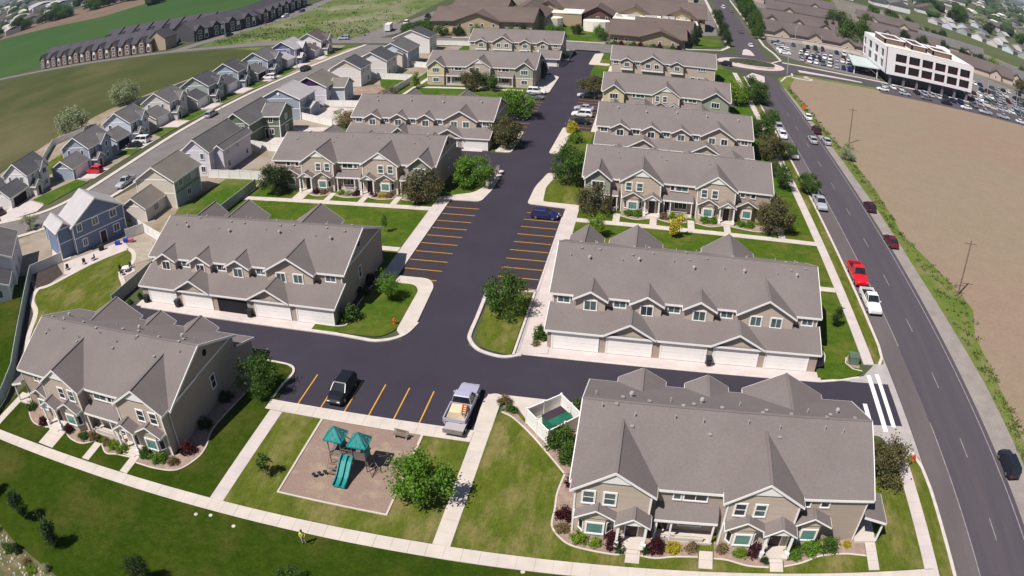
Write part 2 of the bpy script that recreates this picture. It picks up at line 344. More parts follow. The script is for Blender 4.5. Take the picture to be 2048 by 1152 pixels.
# roundabout and the roads that leave it
ring = [(33+17.5*math.cos(2*math.pi*k/40), 256+14.5*math.sin(2*math.pi*k/40)) for k in range(40)]
sheet("roundabout_road", ring, 0.032, M_road)
sheet("north_street", [(29.5,262),(40.5,266),(40.5,300),(41.5,470),(44,900),(35,900),(33.2,470),(30.8,300)], 0.024, M_road)
sheet("cross_road", [(-420,257.2),(-287,260.6),(-203,262.0),(-126,259.0),(-75,252.5),(-20,250.0),(24,248.0),(24,264.5),(-20,266.5),(-75,266.5),(-126,268.5),(-203,266.5),(-287,265.5),(-420,262)], 0.026, M_road2)
sheet("east_road", [(42,249.5),(70,249.0),(150,247.6),(420,243),(420,251),(150,257.0),(100,257.2),(70,260),(42,264)], 0.027, M_road)
sheet("slip_road", [(-116,266),(-104,266),(-98,283),(-99,310),(-88,420),(-98,420),(-106,312),(-112,290)], 0.030, M_road2)
sheet("side_lane", [(-205,266),(-196,266.3),(-186,296),(-176,335),(-180,372),(-187,420),(-192,420),(-190,372),(-186,330),(-196,292)], 0.030, M_road2)
# roundabout island
pad("roundabout_apron", [(33+12*math.cos(2*math.pi*k/40), 255.5+9.2*math.sin(2*math.pi*k/40)) for k in range(40)], 0.16, mat("pink_concrete", (0.56,0.45,0.43), var=0.06, rough=0.9))
struct(MB().prism([(33.5+8.2*math.cos(2*math.pi*k/30), 257.0+5.6*math.sin(2*math.pi*k/30)) for k in range(30)], 0.0, 0.5).build("roundabout_bed", mat("dark_planting", (0.05,0.055,0.03), var=0.4, scale=0.8, rough=0.95, fine=0.3, fscale=3)))
ribbon(MB(), [(27.5,251.0),(30,249.5),(34,249.0),(38,249.7),(40.5,251.2)], 0.5, 0.16, 0.75).build("low_wall", M_conc); struct(bpy.data.objects["low_wall"])
pad("splitter_island", rnd([(31.5,272),(36.5,273),(36,283),(34.5,286),(33,283)],0.8), 0.17, M_conc); pad("splitter_island", rnd([(28.5,232),(34.0,226),(35.2,236),(31.5,239.5)],0.8), 0.17, M_conc)
pad("splitter_island", rnd([(50,252.5),(74,252),(74,253.3),(50,256)],0.5), 0.17, M_conc); pad("splitter_island", rnd([(10,256.5),(20,255.5),(20,259),(10,257.8)],0.4), 0.17, M_conc)
kerb([(41.5,262.5),(46,270),(45.5,283),(43.5,300),(44.6,470)], 0.9); kerb([(46,266.5),(70,262.2),(100,259.4),(150,259),(300,256)], 1.6, 0.14, "pavement", M_conc)
kerb([(27.5,300),(27.5,285),(24,276),(12,270.5),(-20,268),(-75,268)], 1.3, 0.14, "pavement", M_conc); kerb([(27.6,300),(28.2,470)], 1.6, 0.14, "pavement", M_conc)
kerb([(46.5,248.3),(46,244),(43,240),(40.2,232)], 0.6); kerb(smooth([(52,246.2),(50.5,244.6),(52.5,242.5),(51.5,240.4),(47.5,240.6),(45.5,242)]), 0.9, 0.14, "garden_path", M_conc2)

# the complex: drives and parking stalls
sheet("main_drive", [(-26.8,62.2),(-19,62.2),(-19,252),(-27.6,252)], 0.026, M_asph)
sheet("alley", [(-74,62.5),(-26.8,62.5),(-26.8,70.0),(-74,70.0)], 0.022, M_asph); sheet("alley", [(-19,62.2),(31.4,62.6),(31.3,70.6),(-19,70.6)], 0.022, M_asph)
sheet("playground_stalls", rect(-37.6,-14.0,55.4,62.52), 0.0215, M_asph)
sheet("west_stalls", rect(-32.6,-26.8,85.0,113.0), 0.022, M_stall); sheet("east_stalls", rect(-19.1,-13.2,84.6,113.4), 0.022, M_stall)
sheet("drive_shoulder", rect(-26.9,-26.7,70,85), 0.0225, M_asph)
for nm, r_ in (("alley",(-68,-26.8,128.5,138.0)),("alley",(-19,25,128.5,138.5)),("alley",(-64,-26.8,208.5,222.5)),("alley",(-19,20,190.5,210)),
              ("stalls",(-33.0,-26.8,153,188)),("stalls",(-19.1,-13.2,156.5,187)),("stalls",(-19.1,-14.2,199,227.5))):
    sheet(nm if nm == "alley" else "parking_stalls", rect(*r_), 0.022, M_asph if nm == "alley" else M_stall)
def stripe(x0, x1, y, w=0.13): return sheet("stall_line", [(x0,y-w/2),(x1,y-w/2),(x1,y+w/2),(x0,y+w/2)], 0.032, M_yel)
for i in range(10): stripe(-32.24, -26.75, 109.59-2.74*i)
for i in range(10): stripe(-19.01, -13.5, 109.74-2.74*i)
for i in range(11): stripe(-32.6, -27.2, 156.5+2.74*i); stripe(-18.9, -13.6, 158.8+2.74*i)
for i in range(8): stripe(-18.9, -14.4, 202+2.9*i)
for k in range(6):
    x = -33.9+2.72*k; sheet("stall_line", rect(x-0.065, x+0.065, 55.75, 61.3), 0.032, M_yel)
# crosswalk bars on the alley mouth
pad("crossing_apron", [(26.2,61.0),(28.1,60.6),(30.3,56.6),(32.5,54.5),(33.0,54.5),(32.4,76),(31.5,77),(30.9,75.5),(28.2,72.0),(24.6,70.7),(26.2,70.7)], 0.018, M_concg)
sheet("alley_mouth", [(21,62.7),(31.35,63.1),(31.2,69.6),(21,69.6)], 0.030, M_asph)
sheet("crossing_bar", [(28.7,61.4),(29.3,61.4),(29.25,72.2),(28.65,72.2)], 0.036, M_wpaint); sheet("crossing_bar", [(29.95,62.3),(30.5,62.3),(30.45,72.6),(29.9,72.6)], 0.036, M_wpaint)
sheet("stop_bar", rect(27.0,27.55,62.2,66.4), 0.036, M_wpaint)

# lawns of the complex
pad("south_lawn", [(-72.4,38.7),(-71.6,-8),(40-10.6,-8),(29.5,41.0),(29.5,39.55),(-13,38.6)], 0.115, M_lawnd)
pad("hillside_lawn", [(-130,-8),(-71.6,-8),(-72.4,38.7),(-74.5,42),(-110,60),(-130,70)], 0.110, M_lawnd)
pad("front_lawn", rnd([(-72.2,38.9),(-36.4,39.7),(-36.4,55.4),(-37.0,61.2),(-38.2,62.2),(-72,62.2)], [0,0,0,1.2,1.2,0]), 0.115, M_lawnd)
pad("playground_lawn", [(-34.9,39.7),(-14.6,40.2),(-14.6,53.9),(-34.9,53.9)], 0.115, M_lawny)
pad("corner_lawn", rnd([(-13,40.2),(29.5,41.2),(30.2,54.5),(29.2,58.4),(26.2,61.0),(22,62.4),(-4,62.4),(-4,59),(-12.6,59.2),(-13.0,58.5)], [0,0,1,3,2,0,0,0,0.8,0.5]), 0.115, M_lawny)
pad("east_lawn", rnd([(22.0,70.9),(24.6,70.7),(28.2,72.2),(28.6,76),(27.4,128),(22,128)], [0,1.5,1.5,1.5,0,0]), 0.115, M_lawn)
pad("court_lawn", rect(-13.0,22.0,88,107.5), 0.115, M_lawn); pad("court_lawn", rect(-70.2,-34.6,86,107.4), 0.115, M_lawn)
pad("front_lawn", rect(-10.9,21.98,109,128.5), 0.115, M_lawn); pad("front_lawn", rect(-70.0,-34.6,108.9,128.5), 0.115, M_lawn)
pad("island_lawn", rnd([(-34.9,70.0),(-29.5,70.0),(-28.15,72.0),(-28.3,81.9),(-29.2,83.2),(-34.8,83.3)], [0,1.6,0.8,0.8,0.8,0]), 0.125, M_lawn)
pad("side_lawn", rect(-38.5,-34.8,70,92.2), 0.110, M_lawn)
pad("median_lawn", rnd([(-18.4,72.3),(-17.0,70.2),(-13.7,69.6),(-13.7,84.0),(-18.9,82.6)], [1.5,1.5,0.2,0.2,1.0]), 0.13, M_lawny)
pad("corner_lawn", rnd([(-17.3,114.6),(-11.0,114.0),(-11.0,128.5),(-16.5,128.0),(-17.8,122)], [0.8,0,0,2,2]), 0.13, M_lawny)
pad("drive_lawn", rnd([(-35,113.2),(-29.0,116.2),(-28.0,119),(-29,127),(-35,128.5)], [0,1,1,1,0]), 0.13, M_lawn)
pad("drive_lawn", rect(-33.0,-27.9,139,153), 0.12, M_lawn); pad("drive_lawn", rect(-18.0,-12.5,139,156.3), 0.12, M_lawn)
for r_ in ((-70,-33,153,190.5),(-13.2,22,155,172.5),(-66,-33,190.5,208),(-13.2,22,172.5,190),(-66,-30,222.5,250),(-19,22,211,247)): pad("court_lawn", rect(*r_), 0.105, M_lawnfar)
pad("east_lawn", [(22,128.3),(27.3,128.3),(26.0,190),(25.4,232),(22,242)], 0.112, M_lawnfar)
pad("senior_home_lawn", [(14.2,274.5),(24.8,284),(25.2,305),(14.2,303)], 0.115, M_lawnfar); pad("senior_home_lawn", rect(-44,-20,270,305), 0.10, M_lawnfar)
# verge and pavement along the street
def sstrip(name, c0, c1, y0, y1, z, m): return pad(name, [(sx(c0,y0),y0),(sx(c1,y0),y0),(sx(c1,y1),y1),(sx(c0,y1),y1)], z, m)
def vstrip(y0, y1):
    a = [(sx(32.15,y0),y0),(sx(33.75,y0),y0),(sx(33.75,y1),y1),(sx(32.15,y1),y1)]
    return pad("street_verge", rnd(a, 0.75), 0.125, M_lawny)
vstrip(-8, 57.5); vstrip(74.8, 230)
kerb([(sx(33.95,-8),-8),(sx(33.95,52),52),(32.3,55.5),(31.6,58.0)], 0.4); kerb([(31.0,74.7),(31.7,76.2),(sx(33.95,79),79),(sx(33.95,232),232)], 0.4)
slab_walk("street_pavement", (sx(31.4,-8),-8), (sx(31.4,57.8),57.8), 1.5, 1.52, M_conc)
slab_walk("street_pavement", (sx(31.4,74.5),74.5), (sx(31.4,152),152), 1.5, 1.52, M_conc)
sstrip("street_pavement", 30.65, 32.15, 152, 236, 0.135, M_conc)
# walks
slab_walk("south_walk", (-74,38.02), (30.6,40.36), 1.5, 1.52, M_conc2)
slab_walk("playground_path", (-35.65,39.0+0.65), (-35.65,53.85), 1.5, 1.52, M_conc); slab_walk("playground_path", (-13.8,40.15), (-13.8,61.9), 1.55, 1.52, M_conc2)
slab_walk("playground_path", (-37.1,54.75), (-14.6,54.75), 1.65, 1.9, M_conc2)
kerb([(-37.2,55.5),(-14.4,55.6)], 0.22, 0.15)
pad("path_corner", rnd([(-14.7,55.6),(-13.0,56.0),(-13.0,61.9),(-13.6,62.2),(-14.4,62.0),(-14.9,60.6)],[0,0,0,0.3,0.7,0.5]), 0.128, M_conc2)
slab_walk("court_walk", (-70.2,108.15), (-33.4,108.15), 1.5, 1.52, M_conc2); slab_walk("court_walk", (-11.0,108.25), (27.9,108.25), 1.45, 1.52, M_conc2)
slab_walk("side_path", (-38.6,92.9), (-34.7,92.9), 1.3, 1.3, M_conc2); slab_walk("side_path", (24.2,93.0), (28.2,93.0), 1.3, 1.3, M_conc2)
pad("stall_walk", [(-34.6,92.9),(-34.6,84),(-32.6,83.6),(-32.4,112.9),(-34.6,112.9)], 0.13, M_conc); kerb([(-32.45,85.2),(-32.45,113)], 0.2, 0.15)
pad("island_walk", rnd([(-34.7,83.3),(-29.3,83.25),(-28.3,81.9),(-28.05,72.0),(-27.2,71.0),(-26.1,74.2),(-26.6,83.4),(-27.8,85.2),(-34.7,85.2)], [0,0.8,0.8,0.4,0.3,0.6,1.0,1.0,0]), 0.145, M_conc2)
kerb(smooth([(-66,69.6),(-50,69.6),(-36.4,69.6),(-32,69.35),(-29.8,69.25),(-27.9,70.1),(-26.7,71.6),(-26.1,74.2)]), 0.5, 0.15)
pad("garage_apron", rect(-67.2,-35.0,69.75,71.35), 0.060, M_conc); pad("garage_apron", rect(-12.6,22.3,70.35,72.0), 0.060, M_conc)
kerb([(-12.6,70.2),(22.2,70.2),(24.6,70.75),(27.6,71.6)], 0.4, 0.075)
kerb(smooth([(-19.5,83.6),(-19.3,77),(-19.25,73.2),(-18.9,71.7),(-17.4,69.9),(-14.6,69.1),(-12.6,69.9)]), 0.45, 0.15); kerb([(-19.5,83.2),(-13.3,84.6)], 0.3, 0.15); kerb([(-13.45,84.6),(-13.45,69.6)], 0.28, 0.15)
pad("east_walk", [(-13.2,69.9),(-9.7,70.6),(-9.9,88.4),(-10.9,99),(-11.0,113.8),(-13.2,113.4)], 0.13, M_conc); kerb([(-13.25,84.8),(-13.2,108.6)], 0.22, 0.16)
struct(ribbon(MB(), [(-13.0,70),(-13.2,99)], 0.28, 0.0, 0.134).build("gutter_strip", M_concg))
pad("corner_walk", rnd([(-19.6,113.2),(-11.0,112.2),(-11.0,114.2),(-17.2,114.6),(-17.7,121),(-16.6,128.3),(-18.4,128.3),(-19.6,121)], [0.9,0,0,0.6,1,0.5,0.5,2]), 0.145, M_conc2)
pad("corner_walk", rnd([(-34.7,112.4),(-27.2,112.6),(-26.5,118),(-26.5,128.0),(-28.5,128.3),(-28.2,119),(-29.4,116.2),(-34.7,113.4)], [0,1.0,1,0.5,0.5,1,1,0]), 0.145, M_conc2)
for p in ([(-30.6,138.4),(-27.2,138.4),(-27.2,152.8),(-30.0,153.0)], [(-20.0,139.5),(-18.0,139.5),(-17.0,156.5),(-19.5,158)], [(-33.0,188),(-27.2,188.2),(-27.1,207.5),(-29,209.5),(-32.5,208)], [(-19.9,187.2),(-13.6,187.0),(-13.6,190),(-19.9,190)],
          [(-31.8,222.6),(-28.2,222.0),(-27.4,226),(-27.6,246),(-29.3,250),(-31.5,250)], [(-20.8,228),(-14.6,227.6),(-14.2,231),(-17.6,231),(-17.6,248),(-20.4,246)]):
    pad("corner_walk", rnd(p, 0.9), 0.145, M_conc2)
pad("stall_walk", rect(-13.3,-11.8,156,190), 0.13, M_conc2); pad("stall_walk", rect(-14.2,-12.6,199,228), 0.13, M_conc2)
for r_ in ((-63,-33,138.0,139.0),(-12,22,138.5,140.5),(-64,-32,222.5,228)): pad("garage_apron", rect(*r_), 0.06, M_conc)
slab_walk("court_walk", (-63,188.9), (-34,188.9), 1.5, 2.5, M_conc2)
pad("boundary_walk", [(-64.6,178.5),(-63.4,178.5),(-62.2,200),(-63.4,201)], 0.125, M_conc2)
kerb(smooth([(-42.5,62.3),(-39.6,62.3),(-37.6,62.0),(-36.8,60.8),(-37.0,58.5),(-37.1,55.8)]), 0.28, 0.16)
# front paths of the townhouses
def fpath(x, y0, y1, w=1.2): return slab_walk("front_path", (x,y0), (x,y1), w, 1.1, M_conc2, z=0.13)
for x in (2.05, 8.3, 14.6): fpath(x, 40.95, 43.0)
fpath(24.1, 41.2, 45.9, 1.1)
for x in (-47.6, -53.5): fpath(x, 39.45, 42.4, 1.05)
fpath(-60.4, 39.3, 42.4, 2.6); fpath(-70.9, 39.2, 46.4, 1.2)
for x in (-4.8, 1.1, 7.2, 13.1): fpath(x, 109.0, 112.2, 1.1)
for x in (-59.3, -53.6, -47.2, -41.3): fpath(x, 108.95, 112.3, 1.1 if x > -59 else 2.2)
fpath(22.2, 109.0, 113.5, 1.2)
# planting beds with concrete edging
def bed(path, inner, name="planting_bed", m=None):
    e = smooth(path); pad(name, e + inner, 0.122, m or M_bed); kerb(e, 0.17, 0.16, "bed_edging", M_conc2)
bed([(-5.0,51.2),(-5.3,48.5),(-5.2,46.3),(-5.1,44.2),(-3.8,42.6),(-2.3,42.05),(0.4,41.75),(1.4,41.95)], [(1.4,44.2),(-3.4,44.2),(-3.4,51.2)])
bed([(2.7,41.9),(4,41.75),(5.6,42.1),(7.6,42.25)], [(7.6,45),(2.7,45)]); bed([(9.0,42.2),(10.2,42.1),(12,41.55),(13.9,41.45)], [(13.9,44.2),(9.0,44.2)])
bed([(15.3,41.6),(17,42.1),(19,43.0),(21.4,43.25),(23.5,43.0)], [(23.5,45.4),(15.3,44.2)])
bed([(-12.6,59.2),(-11.3,58.5),(-9.2,56.4),(-7.0,53.7),(-5.0,51.1)], [(-3.6,51.1),(-3.6,60),(-9.7,57.6),(-11.6,60.0)])
bed([(-47.0,41.3),(-44.2,41.35),(-41.8,42.0),(-40.6,44.2),(-40.5,46.2),(-41.2,49.5),(-40.5,57),(-41,60)], [(-43,60),(-43,44),(-47,44)])
bed([(-53.0,42.4),(-51.5,41.3),(-50,41.6),(-48.1,41.8)], [(-48.1,45),(-53,45)]); bed([(-58.9,42.2),(-57.5,41.6),(-55.6,41.5),(-54.1,42.5)], [(-54.1,45),(-58.9,45)])
bed([(-70.2,46.0),(-68,44.0),(-65.5,42.2),(-63.5,41.9),(-61.9,42.2)], [(-61.9,44),(-68,46)])
bed([(-38.8,71.2),(-35.0,71.4),(-34.6,73),(-34.9,78),(-34.7,85)], [(-36,85),(-36,72)], m=M_bark)
for a, b in ((-4.2,0.4),(1.8,6.5),(7.9,12.4),(13.8,21.5)): bed([(a,111.4),((a+b)/2,110.5),(b,111.3)], [(b,113.2),(a,113.2)])
for a, b in ((-57.9,-54.3),(-52.9,-47.9),(-46.5,-42.0),(-40.6,-35.5)): bed([(a,111.2),((a+b)/2,110.6),(b,111.3)], [(b,113.2),(a,113.2)])
bed([(22.2,73.2),(23.0,73.6),(23.6,75.6),(23.3,77.5)], [(22,77.5),(22,72.2)]); bed([(-12.5,71.4),(-11.4,71.5),(-10.5,71.9)], [(-10.2,73),(-12.2,73)])
pad("transformer_pad", rnd([(26.6,73.6),(28.0,73.4),(28.2,76),(27.2,76.6),(26.4,75.4)],0.4), 0.13, M_bed); kerb([(26.5,75.6),(26.2,74.4),(27,73.2),(28.2,72.9)], 0.16, 0.16, "bed_edging", M_conc2)
pad("dumpster_apron", [(-12.9,62.1),(-12.4,60.6),(-11.2,60.4),(-9.8,58.2),(-7.2,55.2),(-4.4,58.3),(-4.0,59.5),(-4.0,62.15)], 0.126, M_conc2)
# playground surface and border
pad("playground_surface", rect(-30.15,-19.5,42.55,53.85), 0.122, M_mulch)
b_ = MB(); ribbon(b_, [(-30.2,53.85),(-30.2,42.5),(-19.4,42.5),(-19.4,53.85)], 0.24, 0.0, 0.2); struct(b_.build("playground_border", M_conc2))
# utility covers on the lawn
for x, y in ((-36.7,37.1),(-35.2,37.5),(-6.6,38.6),(-9.3,40.6-0.9),(-32.4,37.0)):
    tag(MB().prism([(x+0.2*math.cos(k*0.785), y+0.2*math.sin(k*0.785)) for k in range(8)], 0.1, 0.15).build("valve_cover", M_conc2), "", "cover", "valve covers in the grass")
cv = [o for o in COL.objects if o.name.startswith("valve_cover")]
for o, t in zip(cv, ("pale valve cover in the grass, the more westerly of the pair by the sidewalk junction", "pale valve cover in the grass, the more easterly of the pair by the sidewalk junction",
                     "pale valve cover in the lawn south of the walk near the corner lawn", "pale square-ish cover in the dry corner lawn beside the walk", "small pale cover in the grass between the cover pair and the person")): o["label"] = t

# west neighbourhood ground
pad("west_lots", [(-160.5,120),(-161,134),(-163.5,154),(-162,172),(-152,205),(-126,256),(-104,250.5),(-114,188),(-116.5,150),(-117,118),(-121.5,101),(-130,93.5),(-150,88),(-160,105)], 0.06, M_dirt)
pad("east_lots", [(-99.5,113),(-102.5,122),(-103.5,150),(-101.5,190),(-95,247.5),(-64,250),(-64,200),(-66,178),(-70.5,150),(-70.4,86),(-70.9,62.5),(-72.5,62),(-75,47),(-96.5,73.5),(-118,60),(-118,80),(-104,96)], 0.06, M_dirt)
st_c = smooth([(-150,78),(-128,85.5),(-114,93.5),(-108.5,105),(-107.5,122),(-108.2,150),(-107.0,180),(-102,225),(-98,252)])
struct(ribbon(MB(), st_c, 8.6, 0.0, 0.085).build("residential_street", M_road2))
L_, R_ = offset_path(st_c, 10.6)
kerb([tuple(p) for p in L_], 1.5, 0.15, "pavement", M_conc2); kerb([tuple(p) for p in R_], 1.3, 0.14, "pavement", M_conc2)
def yard(poly, m=None, z=0.12, name="yard_lawn"): return pad(name, poly, z, m or M_lawnfar)
for p in ([(-127.5,103.5),(-119.6,101.5),(-116.8,114),(-122.5,115.2)], [(-122,130.5),(-116.8,131),(-116.8,135.5),(-122,135)], [(-122.5,147),(-116.5,143.5),(-116.5,151),(-122.5,152)], [(-121.5,158.5),(-116.4,157.5),(-116,166),(-121.5,167)],
          [(-120,175),(-115.6,173.5),(-115,183),(-120,183.5)], [(-119,191.5),(-114.4,189.5),(-113.5,197),(-118.5,197.5)], [(-117.5,206.5),(-112.5,205),(-111.5,214.5),(-117,215)], [(-111,233),(-109,232.5),(-107.5,246),(-111,247)]): yard(p)
for p in ([(-126.8,91.8),(-119.8,97.8),(-120.5,101),(-127.5,103),(-131.5,99),(-132,95)], [(-123,115.5),(-116.6,116),(-116.6,122),(-123,121.5)], [(-124,135),(-116.6,135.5),(-116.6,141),(-123.5,140)], [(-124,151.6),(-116.5,151.6),(-116.5,157),(-123.5,157.3)],
          [(-121.3,168),(-115.8,168),(-115.6,173),(-120.5,173.2)], [(-120.7,184),(-114.9,184),(-114.5,189.5),(-120.5,190.5)], [(-118.5,198),(-113.4,198),(-112.9,204.5),(-117.7,204.6)], [(-118,215.6),(-111.4,215.6),(-110.8,222),(-117.5,221.8)], [(-114.5,229),(-109.6,227),(-109,232),(-114,234)]): pad("driveway", p, 0.13, M_conc)
# green back yards by the complex fence
yard([(-81.3,102.2),(-79.4,117.0),(-71,116.8),(-71,99.5),(-77.8,91.2)]); yard([(-145,124),(-136,118),(-136,131),(-147,140)], M_lawny)
yard([(-73.5,189.5),(-67.0,181),(-66.0,196.2),(-77,197.8)]); yard([(-66.5,214.5),(-78,216.5),(-76,224),(-66,222)]); yard([(-149,160),(-137,155),(-137,170),(-151,178)])
yard([(-111,247),(-107.5,246.5),(-105,250),(-111,252)])
# the yard behind the first townhouse row: lawn framed by a curving concrete edge
yard(smooth([(-88.6,70.5),(-90.0,69.2),(-88.0,66.5),(-84.5,63.6),(-80.6,58.0),(-76,52)], 5) + [(-71.5,55),(-71.3,66),(-73.8,74.6)] + smooth([(-73.8,74.6),(-76.6,77.0),(-77.6,78.6),(-77.0,80.6),(-77.6,82.4),(-81.2,85.3),(-84.5,79.9),(-88.6,70.5)], 4), M_lawny, 0.13, "back_yard_lawn")
kerb(smooth([(-81.2,85.6),(-85.0,80.0),(-88.6,71.6),(-90.4,69.6),(-88.6,66.2),(-84.8,63.4),(-81.0,57.6),(-77,52)]), 0.9, 0.15, "yard_edging", M_conc2)
kerb(smooth([(-81.2,85.7),(-79.0,84.4),(-77.2,82.2),(-76.6,80.4),(-77.0,78.6),(-75.9,76.8),(-73.4,74.4),(-71.6,71)]), 0.8, 0.15, "yard_edging", M_conc2)
pad("patio", [(-91.8,78.6),(-88.4,75.0),(-87.0,75.6),(-81.0,85.8),(-84.3,88.2)], 0.135, M_conc); pad("patio", [(-83.0,87.5),(-80.6,85.9),(-78.2,83.2),(-76.8,80.2),(-73.0,84.0),(-77.8,88.6)], 0.11, mat("tan_pavers",(0.36,0.31,0.25),var=0.12,scale=1.5,rough=0.9))
pad("patio", [(-77.4,77.8),(-75.2,76.2),(-74.2,78.8),(-76.4,80.4)], 0.14, M_conc); pad("bark_bed", [(-93.6,78.3),(-95.9,73.8),(-91.2,69.8),(-89.4,71.8),(-88.9,75.2)], 0.125, M_bark)
pad("bark_bed", [(-94.4,71.6),(-76.2,49.6),(-76.8,52.4),(-81.4,57.6),(-85.2,63.0),(-89.0,66.0),(-91,69.2)], 0.10, M_bark)
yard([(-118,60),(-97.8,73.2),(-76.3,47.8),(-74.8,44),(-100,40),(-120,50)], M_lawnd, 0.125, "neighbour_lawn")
pad("driveway", [(-99.5,85.5),(-95.5,87.6),(-91.6,80.4),(-93.2,79.2),(-96.5,80.0),(-99.0,82.6)], 0.128, M_conc)
pad("concrete_yard", [(-85,118),(-71,117.6),(-71,131.5),(-84,135.5)], 0.115, M_dirt); pad("concrete_yard", [(-85.2,136.4),(-71,131.8),(-70.8,150.5),(-80.5,150)], 0.115, M_conc); pad("concrete_yard", [(-82,158),(-70.9,151.5),(-70.2,166.5),(-81,167.5)], 0.112, M_conc)
pad("gravel_yard", [(-79,187.5),(-74.0,189.5),(-66.8,181),(-66.5,178.8),(-70.5,168.2),(-78.4,171.8)], 0.11, M_mulch)
# car parks east of the roundabout
sheet("car_park", [(46.5,317),(47.5,284),(60,268),(84,262.5),(88,283),(91,303),(88,317),(64,321)], 0.034, M_road2); sheet("car_park", [(84,246.6+11.5),(200,254),(210,300),(172,335),(134,345),(128,262.5)], 0.033, M_road2)
sheet("frontage_strip", [(78,240.2),(160,239.4),(160,247.4),(78,248.8)], 0.034, M_road); sheet("car_park", [(-84,268.6),(-62,268.6),(-62,272.6),(-84,272.6)], 0.034, M_road2)
sheet("car_park", [(14,304),(25,312),(27,360),(13,352)], 0.034, M_road2)
pad("green_strip", [(196,560),(206,600),(270,720),(420,720),(330,560),(268,458),(240,430),(208,484)], 0.014, mat("olive_strip",(0.088,0.100,0.040),var=0.1,scale=0.02,rough=0.95))
sheet("apartment_grounds", [(46,320),(92,316),(128,322),(172,338),(212,302),(420,330),(420,520),(330,560),(268,458),(240,430),(208,484),(196,560),(206,600),(150,640),(46,600)], 0.004, mat("apartment_ground",(0.205,0.172,0.155),rgb2=(0.15,0.145,0.10),scale=0.03,rgb3=(0.25,0.215,0.20),sc3=0.04,rough=0.95))
sheet("senior_home_grounds", [(-86,272.8),(-20,268.8),(12,271.2),(14,352),(27,362),(27,520),(-84,520)], 0.004, mat("apartment_ground",(0,0,0)))
# ------------------------------------------------------------------ windows, doors, roofs
def win_mesh(w, h, cols, rows, tr):
    def f():
        mb = MB(); T = 0.07
        mb.box(-w/2-tr, w/2+tr, -T, 0, h, h+tr); mb.box(-w/2-tr, w/2+tr, -T-0.03, 0, -tr, 0)
        mb.box(-w/2-tr, -w/2, -T, 0, 0, h); mb.box(w/2, w/2+tr, -T, 0, 0, h)
        for c in range(1, cols): x = -w/2+w*c/cols; mb.box(x-0.03, x+0.03, -0.05, 0, 0, h)
        for r in range(1, rows): z = h*r/rows; mb.box(-w/2, w/2, -0.045, 0, z-0.03, z+0.03)
        return mb.mesh("window", M_white)
    return cached(("win", w, h, cols, rows, tr), f)
def window(parent, x, y, z, w, h, rz=0.0, cols=1, rows=1, tr=0.13, glass=None):
    """A window facing local -y (before rz), sill at z, centred on x."""
    o = put("window", win_mesh(w, h, cols, rows, tr), parent, (x, y, z), rz)
    g = glass or random.choice((M_glass, M_glass, M_glassd))
    p = cached(("pane", w, h, g.name), lambda: MB().box(-w/2, w/2, -0.02, 0.0, 0, h).mesh("pane", g))
    put("pane", p, o, (0, -0.003, 0)); return o
def door(parent, x, y, z, w=1.0, h=2.05, rz=0.0, m=None):
    d = put("door", cached(("door", w, h, (m or M_door).name), lambda: MB().box(-w/2, w/2, -0.05, 0, 0, h, 0).box(-w/2+0.12, w/2-0.12, -0.06, -0.05, 0.25, h*0.45, 0).box(-w/2+0.12, w/2-0.12, -0.06, -0.05, h*0.55, h-0.2, 0).mesh("door", m or M_door)), parent, (x, y, z), rz)
    put("handle", cached("handle", lambda: MB().box(-0.03, 0.03, -0.12, -0.06, 0, 0.12).mesh("handle", M_rim)), d, (w/2-0.14, 0, 0.95))
    put("door_frame", cached(("dfr", w, h), lambda: MB().box(-w/2-0.13, -w/2, -0.08, 0, 0, h+0.13).box(w/2, w/2+0.13, -0.08, 0, 0, h+0.13).box(-w/2, w/2, -0.08, 0, h, h+0.13).mesh("door_frame", M_white)), d)
    return d
def garage_door(parent, x, y, w=4.9, h=2.1, rz=0.0, opened=False):
    if opened:
        d = put("garage_shade_panel", MB().box(-w/2, w/2, -0.03, 0.0, 0.1, h).mesh("garage_shade_panel", M_dark), parent, (x, y, 0), rz); return d  # flat dark panel on the solid wall, painted as the shaded garage inside
    def f():
        mb = MB(); n = 4; hh = (h-0.1)/n
        for k in range(n): mb.box(-w/2, w/2, -0.05, 0, 0.1+k*hh+0.012, 0.1+(k+1)*hh-0.012)
        return mb.mesh("garage_door", M_gdoor)
    d = put("garage_door", cached(("gd", w, h), f), parent, (x, y, 0), rz)
    put("door_frame", cached(("gfr", w, h), lambda: MB().box(-w/2-0.16, -w/2, -0.09, 0, 0.08, h+0.16).box(w/2, w/2+0.16, -0.09, 0, 0.08, h+0.16).box(-w/2, w/2, -0.09, 0, h, h+0.16).mesh("door_frame", M_white)), d)
    return d
def gable_y(roof, trim, c, hw, ze, zp, y0, y1, t=0.14, rake_ends=(True, True), tw=0.26):
    """Gable roof, ridge along y over x=c, eaves at c+-hw."""
    roof.bar((c, y0, zp+0.012), (c, y1, zp+0.012), 0.26, 0.08)                     # ridge cap
    for s in (-1, 1):
        a = [(c, y0, zp), (c+s*hw, y0, ze), (c+s*hw, y1, ze), (c, y1, zp)]
        roof.slab(a if s > 0 else a[::-1], t)
        trim.bar((c+s*hw, min(y0,y1)+0.05, ze-0.015), (c+s*hw, max(y0,y1)-0.05, ze-0.015), 0.07, 0.26)
        for on, y in zip(rake_ends, (y0, y1)):
            if on:
                o_ = 1 if (y-(y0+y1)/2) > 0 else -1; ya, yb = (y-0.005, y+0.05) if o_ > 0 else (y-0.05, y+0.005)
                trim.hexa([(c, ya, zp-tw), (c+s*hw, ya, ze-tw), (c+s*hw, yb, ze-tw), (c, yb, zp-tw), (c, ya, zp-0.012), (c+s*hw, ya, ze-0.012), (c+s*hw, yb, ze-0.012), (c, yb, zp-0.012)])
